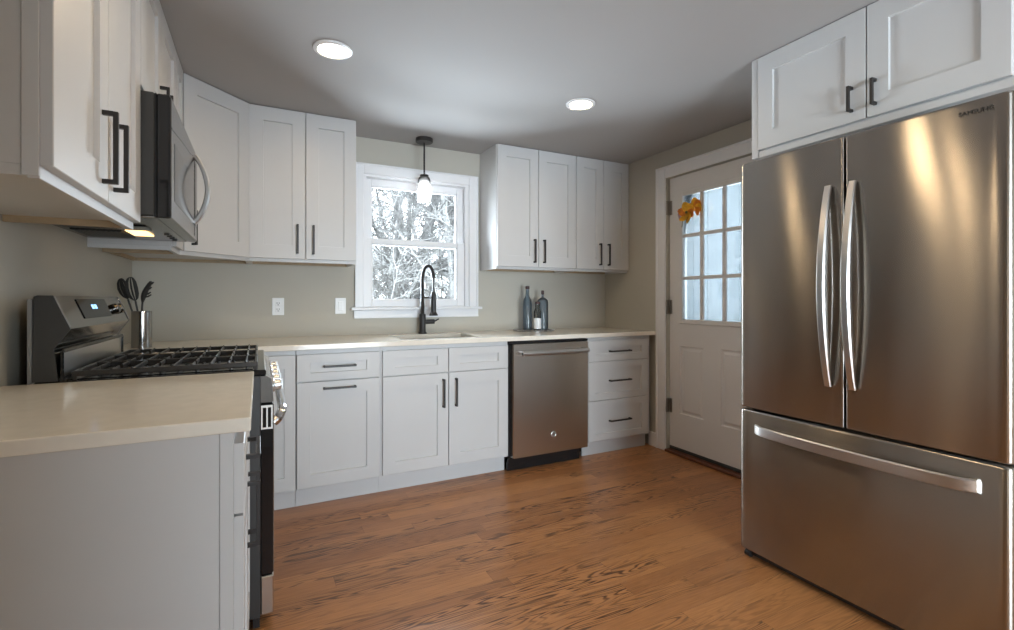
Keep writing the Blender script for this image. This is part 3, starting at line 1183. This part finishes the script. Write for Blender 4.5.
m = MB(); m.box(-.465, -.365, 2.16, 2.28, MZ0 - .007, MZ0 - .0021, .001); m.build('lamp_bezel', 'gloss', t)
m = MB(); m.box(-.455, -.390, 2.31, 2.48, MZ0 - .007, MZ0 - .0021, .001); m.build('lamp', 'hood', t)
for k in range(4):
    m = MB()
    m.lathe(-.335 - .0 * k, 2.40 + .07 * k, [(.010, MZ0 - .007), (.010, MZ0 - .0021)], 10)
    m.build('mounting_screw', 'black', t)

# ------------------------------------------------------------------ gas range
RY0, RY1 = 1.925, 2.687
t = thing('gas_range', (-.28, 2.306, 0), 'stainless gas range with raised back panel and black grates', 'range')
m = MB()
m.box(-.600, .004, RY0, RY1, .045, .895, .002)
m.build('body', 'dark', t)
for x in (-.55, -.05):
    for y in (RY0 + .06, RY1 - .06):
        m = MB()
        m.lathe(x, y, [(.018, 0), (.018, .012), (.010, .014), (.010, .0449)], 10)
        m.build('foot', 'black', t)
m = MB()
m.box(-.598, .022, RY0 - .001, RY1 + .001, .8955, .916, .004)
m.box(-.53, -.02, RY0 + .03, RY1 - .03, .9161, .9185, .001)
m.build('cooktop', 'gloss', t)
# back panel: profile in X-Z swept along Y
prof = [(-.600, .917), (-.596, 1.172), (-.588, 1.176), (-.553, 1.176), (-.512, 1.074), (-.534, 1.040), (-.551, 1.014), (-.545, .960), (-.541, .917)]
FP = Frame((0, RY0, 0), (1, 0, 0), (0, 0, 1), (0, 1, 0))
W = RY1 - RY0
bgp = MB().prism(FP, [(a - .001, b) if i > 2 else (a, b - .001) for i, (a, b) in enumerate(prof)], .0061, W - .0061).build('backguard', 'panel', t)
for c0, c1 in ((0, .006), (W - .006, W)):
    MB().prism(FP, prof, c0, c1).build('end_cap', 'dark', bgp)
# slanted console parts
sl = Vector((-.512 + .553, 0, 1.074 - 1.176)).normalized()       # down the slope
FS = Frame((-.5535, RY0, 1.176), (0, 1, 0), tuple(sl), tuple(Vector((0, 1, 0)).cross(sl) * -1))
if FS.n.x < 0:
    FS.n = -FS.n
m = MB(); m.fbox(FS, .185, .520, .012, .082, .0003, .0022, .0005)
dp = m.build('display', 'gloss', bgp)
m = MB()
for k, s in enumerate((0, .014, .034, .048)):
    m.fbox(FS, .315 + s, .325 + s, .034, .050, .0023, .0028)
    
m.build('clock_digits', 'disp', dp)
for e in (.0, W - .012):
    m = MB()
    m.fbox(FS, e, e + .012, .002, .106, .0003, .0028, .001)
    m.build('console_trim', 'chrome', bgp)
FC = FS.at(.60, .055, .0003)
for k in range(2):
    m = MB()
    m.flathe(FC.at(k * .075, 0), [(.021, 0), (.021, .010), (.018, .016), (.016, .017)], 18)
    m.build('console_button', 'dsteel', bgp)
m = MB()
m.box(-.5395, -.5365, RY0 + .02, RY1 - .02, .925, 1.000, .001)
m.build('splash_panel', 'satin', bgp)
m = MB()
m.box(-.5370, -.5315, RY0 + .006, RY0 + .020, .918, 1.006, .001)
m.box(-.5370, -.5315, RY1 - .020, RY1 - .006, .918, 1.006, .001)
m.box(-.5370, -.5315, RY0 + .02, RY1 - .02, 1.001, 1.013, .001)
m.build('splash_frame', 'gloss', bgp)
MB().box(-.612, -.6005, RY0 + .004, RY1 - .004, .60, 1.165, .001).build('rear_cover', 'grey', t)


# grates: three sections; burners below
def grate(y0, y1, nm=3):
    m = MB()
    x0, x1, zb, zt = -.515, -.005, .9265, .943
    b = .009
    m.box(x0, x1, y0, y0 + b, zb, zt, .002)
    m.box(x0, x1, y1 - b, y1, zb, zt, .002)
    m.box(x0, x0 + b, y0 + b, y1 - b, zb, zt, .002)
    m.box(x1 - b, x1, y0 + b, y1 - b, zb, zt, .002)
    nfin = 9
    for k in range(nfin):
        x = x0 + (k + .75) * (x1 - x0) / (nfin + .5)
        for s0, s1 in ((y0 + b, y0 + (y1 - y0) * (.42 if k % 2 else .5)), (y1 - (y1 - y0) * (.42 if k % 2 else .5), y1 - b)):
            m.box(x, x + .006, s0, s1, zb + .003, zt + .001, .002)
        m.blob((x + .003, y0 + b / 2, zt + .001), .004, .005, .004, 8, 5)
        m.blob((x + .003, y1 - b / 2, zt + .001), .004, .005, .004, 8, 5)
    for x in (x0 + .002, x1 - .012):
        for y in (y0 + .001, y1 - .010):
            m.box(x, x + .010, y, y + .009, .9165, zb, .001)
    return m.build('grate', 'iron', t)


gy = [RY0 + .020, RY0 + .262, RY0 + .266, RY0 + .497, RY0 + .501, RY1 - .018]
for k in range(3):
    grate(gy[2 * k], gy[2 * k + 1])
for (x, y, r) in ((-.40, RY0 + .14, .036), (-.13, RY0 + .14, .046), (-.26, RY0 + .381, .040), (-.40, RY1 - .14, .034), (-.13, RY1 - .14, .046)):
    m = MB()
    m.lathe(x, y, [(r + .012, .9187), (r + .010, .921), (r, .921), (r, .9235), (r - .006, .9248)], 20)
    m.build('burner', 'iron', t)

# front: sloped knob panel, knobs, oven door, drawer
m = MB()
m.prism(FP, [(.0045, .800), (.0045, .894), (.022, .894), (.040, .882), (.046, .806), (.042, .800)], 0, W)
kp = m.build('control_panel', 'dsteel', t)
kn = Vector((.076, 0, .006)).normalized()
for k in range(5):
    y = RY0 + .095 + k * (W - .19) / 4
    F = Frame((.0432, y, .845), (0, 1, 0), (-kn.z, 0, kn.x), tuple(kn))
    m = MB()
    m.flathe(F, [(.025, 0), (.025, .006), (.021, .010), (.0195, .028), (.016, .031)], 20)
    m.fbox(F, -.0045, .0045, -.019, .019, .0312, .037, .001)
    m.build('knob', 'satin', kp)
m = MB()
m.box(.0045, .0445, RY0, RY1, .192, .796, .003)
od = m.build('oven_door', 'gloss', t)
m = MB()
m.box(.0446, .0475, RY0 + .003, RY1 - .003, .705, .790, .001)
m.box(.0446, .0475, RY0 + .003, RY1 - .003, .196, .235, .001)
m.box(.0446, .0475, RY0 + .003, RY0 + .06, .2351, .7049, .001)
m.box(.0446, .0475, RY1 - .06, RY1 - .003, .2351, .7049, .001)
m.build('door_trim', 'steel', od)
m = MB()          # slotted end plate of the door top
FE = Frame((.0, RY0 - .0002, 0), (1, 0, 0), (0, 0, 1), (0, -1, 0))
for a0, a1, b0, b1 in ((.006, .043, .706, .712), (.006, .043, .782, .790), (.006, .011, .712, .782), (.0225, .0275, .712, .782), (.038, .043, .712, .782)):
    m.fbox(FE, a0, a1, b0, b1, 0, .0015)
m.build('vent_plate', 'plastic', od)
m = MB()
hz = .752
y0, y1 = RY0 + .045, RY1 - .045
pts = [(.046, y0 - .016, hz - .030), (.055, y0 - .014, hz - .024), (.064, y0 - .008, hz - .015), (.071, y0 + .004, hz - .005), (.076, y0 + .020, hz + .003)]
pts += [(.079, y0 + .02 + (y1 - y0 - .04) * k / 10, hz + .006) for k in range(1, 10)]
pts += [(.076, y1 - .020, hz + .003), (.071, y1 - .004, hz - .005), (.064, y1 + .008, hz - .015), (.055, y1 + .014, hz - .024), (.046, y1 + .016, hz - .030)]
m.tube(pts, .0165, 12)
m.build('handle', 'chrome', od)
m = MB()
m.box(.0045, .0460, RY0, RY1, .050, .186, .004)
m.build('drawer', 'steel', t)
MB().box(-.02, .002, RY0 + .01, RY1 - .01, .006, .044).build('kick_plate', 'black', t)

# ------------------------------------------------------------------ base cabinet with the free end (left, near)
t = thing('end_base_cabinet', (-.05, 1.55, 0), 'white base cabinet with a plain end panel and dark pulls, under the free worktop end', 'cabinet')
m = MB()
m.box(XW + .002, -.074, 1.187, 1.917, .105, CB - .001)
m.box(-.0739, -.048, 1.184, 1.917, .105, CB - .001, .001)
m.box(XW + .002, -.0745, 1.187, 1.205, 0, .1049)
m.build('carcass', 'cab', t)
MB().box(-.120, -.105, 1.2055, 1.917, 0, .104).build('toe_kick', 'cab', t)
XE = -.0475
shaker_door(face_px(1.187, ZD + .002, XE), .727, ZT - ZD - .002, t, 'drawer', (.235, .075, False), hl=.178, fw=.07, fh=.045)
shaker_door(face_px(1.187, Z0, XE), .362, ZD - Z0 - .002, t, 'door', (.322, .460, True), fh=.073)
shaker_door(face_px(1.552, Z0, XE), .362, ZD - Z0 - .002, t, 'door', (.042, .460, True), fh=.073)

# ------------------------------------------------------------------ refrigerator and the cabinet above
GY0, GY1 = 0.600, 1.505
XFR = 1.944
t = thing('refrigerator', (2.35, 1.045, 0), 'large stainless french-door refrigerator with a bottom freezer drawer', 'refrigerator')
MB().box(2.025, 2.76, GY0 + .004, GY1 - .004, .035, 1.752, .004).build('body', 'silver', t)


def bowed_door(name, y0, y1, z0, z1, bulge, r0=.022, r1=.022, back=2.020):
    """plan outline with rounded front corners and a slightly bowed face, extruded in height"""
    out = []
    nseg = 24
    for k in range(nseg + 1):
        a = k / nseg
        y = y0 + (y1 - y0) * a
        d = bulge * 4 * a * (1 - a)
        x = XFR + bulge - d
        e0, e1 = y - y0, y1 - y
        if e0 < r0:
            continue
        if e1 < r1:
            continue
        out.append((y, x))
    fs = []
    for k in range(7):
        a = PI / 2 * k / 6
        fs.append((y0 + r0 * (1 - math.sin(a)), XFR + bulge * .55 + r0 * (1 - math.cos(a))))
    st = []
    for k in range(7):
        a = PI / 2 * k / 6
        st.append((y1 - r1 * (1 - math.sin(a)), XFR + bulge * .55 + r1 * (1 - math.cos(a))))
    outline = [(y0, back)] + fs[::-1] + out + st + [(y1, back)]
    rings = []
    for z, e in ((z0, .006), (z0 + .002, .002), (z0 + .007, 0), (z1 - .010, 0), (z1 - .003, .003), (z1, .009)):
        rings.append([(min(x + e, back), min(max(y, y0 + e * .5), y1 - e * .5), z) for y, x in outline])
    m = MB()
    m.loops(rings)
    return m.build(name, 'fsteel', t, smooth=50)


split = 1.0565
dl = bowed_door('door', split + .003, GY1, .682, 1.775, .004, r0=.008)
dr = bowed_door('door', GY0, split - .003, .682, 1.775, .004, r1=.008)
fz = bowed_door('freezer_drawer', GY0, GY1, .045, .672, .004)
MB().box(2.0205, 2.0245, GY0 + .012, GY1 - .012, .06, 1.745).build('door_gasket', 'black', t)


def fridge_handle(parent, yh):
    m = MB()
    pts = []
    for k in range(21):
        a = k / 20
        b = math.sin(PI * a)
        pts.append((XFR + .003 - .012 - .042 * b ** .8, yh, .834 + .762 * a))
    m.sweep(pts, (0, 1, 0), [.024 + .008 * math.sin(PI * k / 20) for k in range(21)], [.012 + .016 * math.sin(PI * k / 20) for k in range(21)])
    m.build('handle', 'satin', parent)


fridge_handle(dl, 1.108)
fridge_handle(dr, 1.022)
m = MB()
pts = []
for k in range(21):
    a = k / 20
    pts.append((XFR - .008 - .042 * math.sin(PI * a) ** .35, 1.4125 - .735 * a, .598))
m.sweep(pts, (0, 0, 1), .040, .014)
m.build('handle', 'satin', fz)
text('brand_lettering', 'SAMSUNG', .0175, Frame((XFR - .0012, .681, 1.7375), (0, -1, 0), (0, 0, 1), (-1, 0, 0)), 'ink', dr, sx=1.02)
MB().box(1.985, 2.024, GY0 + .02, GY1 - .02, .012, .043).build('base_grille', 'black', t)
for y in (GY0 + .05, GY1 - .022):
    m = MB(); m.tube([(1.985, y - .014, .014), (1.985, y + .014, .014)], .0138, 14)
    m.build('roller', 'black', t)

t = thing('over_refrigerator_cabinet', (2.45, 1.11, 1.84), 'deep white two-door wall cabinet above the refrigerator', 'cabinet')
XG = 2.114
m = MB()
m.box(XG + .0195, XR - .002, .649, 1.5695, 1.839, UT, .001)
m.box(XG + .006, XG + .0194, 1.537, 1.5695, 1.839, UT, .001)
m.box(XG + .010, XG + .0194, .649, 1.5365, 1.839, 1.866, .001)
m.build('carcass', 'cab', t)
for ya, yb, ha in ((1.534, 1.0700, .413), (1.0668, .6530, .030)):
    shaker_door(face_nx(ya, 1.8725, XG + .019), ya - yb, UD1 - 1.8725, t, 'door', (ha, .088, True), hl=.100, fw=.073, fh=.079)

# ------------------------------------------------------------------ outlets
def plate(x0, x1, z0, z1, label, kind):
    t = thing('wall_outlet' if kind == 'outlet' else 'light_switch', ((x0 + x1) / 2, YW, z0), label, 'outlet' if kind == 'outlet' else 'switch')
    m = MB(); m.box(x0, x1, YW - .006, YW - .0003, z0, z1, .002); m.build('cover_plate', 'plastic', t)
    xm, zm = (x0 + x1) / 2, (z0 + z1) / 2
    if kind == 'outlet':
        for s in (-1, 1):
            m = MB(); m.box(xm - .017, xm + .017, YW - .0085, YW - .006, zm + s * .020 - .015, zm + s * .020 + .015, .003)
            r = m.build('receptacle', 'plastic', t)
            m = MB()
            for dx_ in (-.008, .005):
                m.box(xm + dx_, xm + dx_ + .003, YW - .0088, YW - .0084, zm + s * .020 - .002, zm + s * .020 + .008)
            m.box(xm - .003, xm + .003, YW - .0088, YW - .0084, zm + s * .020 - .011, zm + s * .020 - .006)
            m.build('slot', 'dark', r)
    else:
        m = MB(); m.box(xm - .016, xm + .016, YW - .0095, YW - .006, zm - .032, zm + .032, .002)
        m.build('rocker', 'plastic', t)


plate(.0755, .147, 1.060, 1.174, 'white double outlet on the greige wall between the range corner and the window', 'outlet')
plate(.468, .539, 1.064, 1.174, 'white wall switch just left of the window sill', 'switch')

# ------------------------------------------------------------------ tray with bottles
tr = MB(); tr.lathe(1.955, 3.385, [(.150, CT + .0004), (.165, CT + .004), (.165, CT + .009), (.158, CT + .010), (.150, CT + .007)], 40)
o = tr.build('round_tray', 'tray', loc=(1.955, 3.385, CT))
tag(o, 'thin round grey tray on the worktop above the dishwasher', 'tray')
TZ = CT + .0075


def bottle(name, x, y, prof, mat, cap, label, grp=None):
    t = thing(name, (x, y, TZ), label, 'bottle', grp)
    m = MB(); m.lathe(x, y, [(r, TZ + z) for r, z in prof], 20)
    m.build('glass_body', mat, t)
    m = MB(); r, z = prof[-1]
    m.lathe(x, y, [(r * .8, TZ + z + .0003), (r * 1.15, TZ + z + .003), (r * 1.15, TZ + z + cap), (r * .7, TZ + z + cap + .003)], 14)
    m.build('stopper', 'cork', t)
    return t


bottle('blue_bottle', 1.918, 3.42, [(.030, 0), (.035, .004), (.0355, .215), (.030, .240), (.018, .262), (.0145, .275), (.0145, .325)], 'blue', .022, 'taller blue glass bottle with a long neck on the tray', None)
bottle('blue_bottle', 2.048, 3.40, [(.040, 0), (.045, .004), (.0455, .215), (.040, .238), (.022, .252), (.011, .258), (.010, .282)], 'blue', .030, 'shorter broad-shouldered blue glass bottle on the tray', None)
b3 = bottle('small_bottle', 1.958, 3.330, [(.026, 0), (.029, .003), (.029, .145), (.022, .162), (.017, .175), (.017, .205)], 'clear', .018, 'small clear bottle with a white label in front of two blue bottles', None)
m = MB(); m.lathe(1.958, 3.330, [(.0296, TZ + .012), (.0296, TZ + .095)], 20, cap=False)
m.build('paper_label', 'plastic', b3)

# ------------------------------------------------------------------ crock with utensils
CX, CY, CR, CZ1 = -.540, 3.10, .044, 1.104
m = MB()
m.lathe(CX, CY, [(CR - .004, CT + .0004), (CR, CT + .003), (CR, CZ1 - .002), (CR - .001, CZ1), (CR - .003, CZ1), (CR - .003, CT + .008)], 32)
o = m.build('utensil_crock', 'crock', loc=(CX, CY, CT))
tag(o, 'shiny steel utensil crock in the worktop corner behind the range', 'crock')
ZB = CT + .012


def stick(m, a, b, r=.0045):
    m.tube([a, ((a[0] + b[0]) / 2, (a[1] + b[1]) / 2, (a[2] + b[2]) / 2), b], r, 8)


# turner (solid paddle)
def paddle(name, base, tip, wide, length, label, slots):
    t = thing(name, base, label, 'utensil')
    a, b = Vector(base), Vector(tip)
    d = (b - a).normalized()
    m = MB(); stick(m, a, b); m.build('shaft', 'black', t)
    view = Vector((.8, -.6, 0))
    s = d.cross(view).normalized()
    nrm = s.cross(d).normalized()
    m = MB()
    prof = [(0, .006), (.12, .6), (.3, .92), (.55, 1.0), (.8, .85), (.95, .5), (1.0, .2)]
    for part in slots:
        lo_, hi_ = part
        R = []
        for tt, ww in prof:
            p = b + d * length * tt
            w_ = wide * ww
            bow = .008 * math.sin(PI * tt)
            R.append([p + s * w_ * lo_ + nrm * (.0015 - bow), p + s * w_ * hi_ + nrm * (.0015 - bow), p + s * w_ * hi_ + nrm * (-.0015 - bow), p + s * w_ * lo_ + nrm * (-.0015 - bow)])
        m.loops(R)
    m.build('bowl', 'black', t)
    return t


paddle('slotted_turner', (CX + .008, CY + .012, ZB), (CX - .058, CY + .004, 1.165), .028, .110, 'black slotted turner leaning out of the steel crock nearest the range back panel', [(-1, -.55), (-.4, -.05), (.05, .4), (.55, 1)])
paddle('slotted_spoon', (CX + .016, CY - .012, ZB), (CX - .024, CY - .012, 1.155), .036, .125, 'black slotted spoon standing in the middle of the steel crock', [(-1, -.42), (-.12, .12), (.42, 1)])
t = thing('pasta_server', (CX - .01, CY - .004, ZB), 'black pasta server with curved teeth standing in the steel crock', 'utensil')
a, b = Vector((CX - .012, CY - .006, ZB)), Vector((CX + .006, CY - .014, 1.150))
m = MB(); stick(m, a, b); m.build('shaft', 'black', t)
d = (b - a).normalized()
vw = Vector((.892, -.452, 0))
m = MB()
spine = [b + d * .105 * k / 8 + vw * (.036 * (k / 8) ** 2.2) for k in range(9)]
m.tube(spine, [.005, .009, .012, .013, .013, .012, .011, .010, .008], 8)
for k in range(4):
    p = spine[2 + int(k * 1.7)]
    L_ = .040 - .006 * k
    m.tube([p, p + vw * L_ * .6 + Vector((0, 0, .003)), p + vw * L_ + Vector((0, 0, .012))], [.0052, .0046, .003], 6)
m.build('toothed_bowl', 'black', t)

# ------------------------------------------------------------------ ceiling downlights and pendant
def downlight():
    t = thing('recessed_downlight', (0, 0, ZC), 'lit round recessed ceiling light', 'ceiling light', 'recessed ceiling lights')
    m = MB(); m.lathe(0, 0, [(.086, ZC - .0003), (.085, ZC - .006), (.068, ZC - .010), (.062, ZC - .006), (.062, ZC - .0003)], 36, cap=False)
    m.build('trim_ring', 'plastic', t, loc=(0, 0, ZC))
    m = MB(); m.lathe(0, 0, [(.0615, ZC - .003), (.0615, ZC - .0055), (.058, ZC - .0065)], 36)
    m.build('lens', 'led', t, loc=(0, 0, ZC))
    return t


dl0 = downlight()
spots = [(0.302, 2.365, 'lit round recessed ceiling light above the range side of the kitchen floor'),
         (1.684, 2.366, 'lit round recessed ceiling light near the wall cabinets by the entry door'),
         (0.300, 1.300, 'lit round recessed ceiling light over the floor beside the free worktop end'),
         (0.950, 1.300, 'lit round recessed ceiling light over the floor in front of the refrigerator'),
         (0.300, -0.70, 'added unseen ceiling light in the rear half of the room, range side'),  # this and the next are unseen, added for extra light
         (1.684, -0.70, 'added unseen ceiling light in the rear half of the room, refrigerator side')]
for i, (x, y, lb) in enumerate(spots):
    o = dl0 if i == 0 else copy_tree(dl0)
    o.location = (x, y, ZC)
    o['label'] = lb

px, py = 1.053, 3.385
t = thing('pendant_lamp', (px, py, ZC), 'dark bronze pendant lamp with a small glass shade above the sink', 'pendant lamp')
m = MB(); m.lathe(px, py, [(.061, ZC - .0003), (.061, ZC - .024), (.057, ZC - .028), (.012, ZC - .030)], 32)
m.build('canopy', 'pull', t)
m = MB(); m.tube([(px, py, ZC - .028), (px, py, 2.050)], .0062, 10)
m.build('rod', 'pull', t)
m = MB(); m.lathe(px, py, [(.010, 2.056), (.030, 2.053), (.030, 2.046), (.024, 2.044), (.024, 1.988), (.020, 1.984)], 24)
m.build('socket', 'pull', t)
m = MB()
m.lathe(px, py, [(.031, 2.042), (.040, 2.030), (.046, 2.005), (.048, 1.96), (.0500, 1.862), (.0485, 1.862), (.0465, 1.96), (.0445, 2.004), (.0385, 2.028), (.031, 2.039)], 32, cap=False)
m.build('glass_shade', 'shade', t)
m = MB(); m.lathe(px, py, [(.013, 1.9835), (.014, 1.965), (.024, 1.940), (.030, 1.915), (.028, 1.893), (.016, 1.876), (.004, 1.872)], 20)
m.build('bulb', 'bulb', t)

# ------------------------------------------------------------------ outdoors
struct(MB().box(-40, 40, YW + .3, 60, -.55, -.45).build('ground', 'earth', smooth=0, loc=(1, 10, -.45)))
m = MB()
for k in range(34):
    y = 0.2 + k * .20
    m.box(4.40, 4.425, y, y + .192, -.2, 3.4)
struct(m.build('outside_porch_wall', 'siding', loc=(4.4, 2.2, 0)))


def tree(x, y, h, r, lean, seed, label, depth=4, twig=0.005, mat='bark'):
    rnd = random.Random(seed)
    mt, mb_ = MB(), MB()

    def grow(p, d, L, r, lev):
        n = 4 if lev else 8
        pts, rs = [p], [r]
        q, dd = p.copy(), d.copy()
        for k in range(n):
            dd = (dd + Vector((rnd.uniform(-1, 1), rnd.uniform(-1, 1), rnd.uniform(-.6, .8))) * (.10 + .10 * lev)).normalized()
            q = q + dd * L / n
            pts.append(q.copy())
            rs.append(max(twig * .7, r * (1 - .55 * (k + 1) / n)))
        (mt if lev == 0 else mb_).tube(pts, rs, 7 if lev == 0 else (5 if lev == 1 else 3), cap=False)
        if lev >= depth:
            return
        kids = (11, 6, 6, 3)[lev] if lev < 4 else 2
        for k in range(kids):
            tpos = rnd.uniform(.12 if lev == 0 else .1, 1.0)
            i = min(int(tpos * n), n - 1)
            f = tpos * n - i
            b = pts[i].lerp(pts[i + 1], f)
            rb = rs[i] * (1 - f) + rs[i + 1] * f
            ax = Vector((rnd.uniform(-1, 1), rnd.uniform(-1, 1), rnd.uniform(-.3, .7))).normalized()
            nd = (dd * .45 + ax).normalized()
            grow(b, nd, L * rnd.uniform(.34, .52), max(twig, rb * rnd.uniform(.40, .62)), lev + 1)

    base = Vector((x, y, -.45))
    grow(base, Vector((lean, rnd.uniform(-.05, .05), 1)).normalized(), h, r, 0)
    o = mt.build('bare_tree', mat, loc=tuple(base), smooth=60, recalc=False)
    tag(o, label, 'tree', 'bare trees beyond the window')
    mb_.build('branches', 'twig' if mat == 'twig' else mat, o, smooth=0, recalc=False)
    return o


TREES = [(1.95, 7.2, 6.5, .10, .02, 1, 'bark'), (2.75, 8.4, 6.0, .13, .10, 2, 'bark'), (3.6, 8.0, 5.5, .09, -.10, 3, 'twig'), (1.3, 9.0, 6.0, .09, .12, 4, 'twig'),
         (2.6, 10.5, 7.0, .14, -.04, 5, 'bark'), (4.6, 11.0, 7.0, .14, -.12, 6, 'bark'), (3.4, 13.0, 8.0, .16, .05, 7, 'twig'), (0.4, 12.0, 7.0, .15, .04, 8, 'bark'), (5.6, 14.0, 8.0, .17, .0, 9, 'twig'),
         (2.2, 6.4, 3.8, .05, .15, 10, 'twig'), (1.5, 6.8, 3.6, .05, .10, 11, 'twig'),
         (2.5, 7.0, 3.8, .04, -.12, 13, 'bark'), (2.3, 8.8, 5.0, .06, .05, 16, 'bark'), (1.35, 6.2, 3.0, .03, .05, 17, 'bark'), (0.3, 8.2, 5.0, .08, .03, 18, 'bark'), (-.9, 9.0, 5.5, .09, .05, 19, 'twig'), (-2.2, 10.5, 6.5, .11, .02, 20, 'bark')]
for (x, y, h, r, ln, sd, mt_) in TREES:
    tree(x, y, h, r, ln, sd, 'bare grey tree among the tangled winter trees beyond the sink window', mat=mt_)

for o in bpy.data.objects:
    if '_w' in o:
        del o['_w']
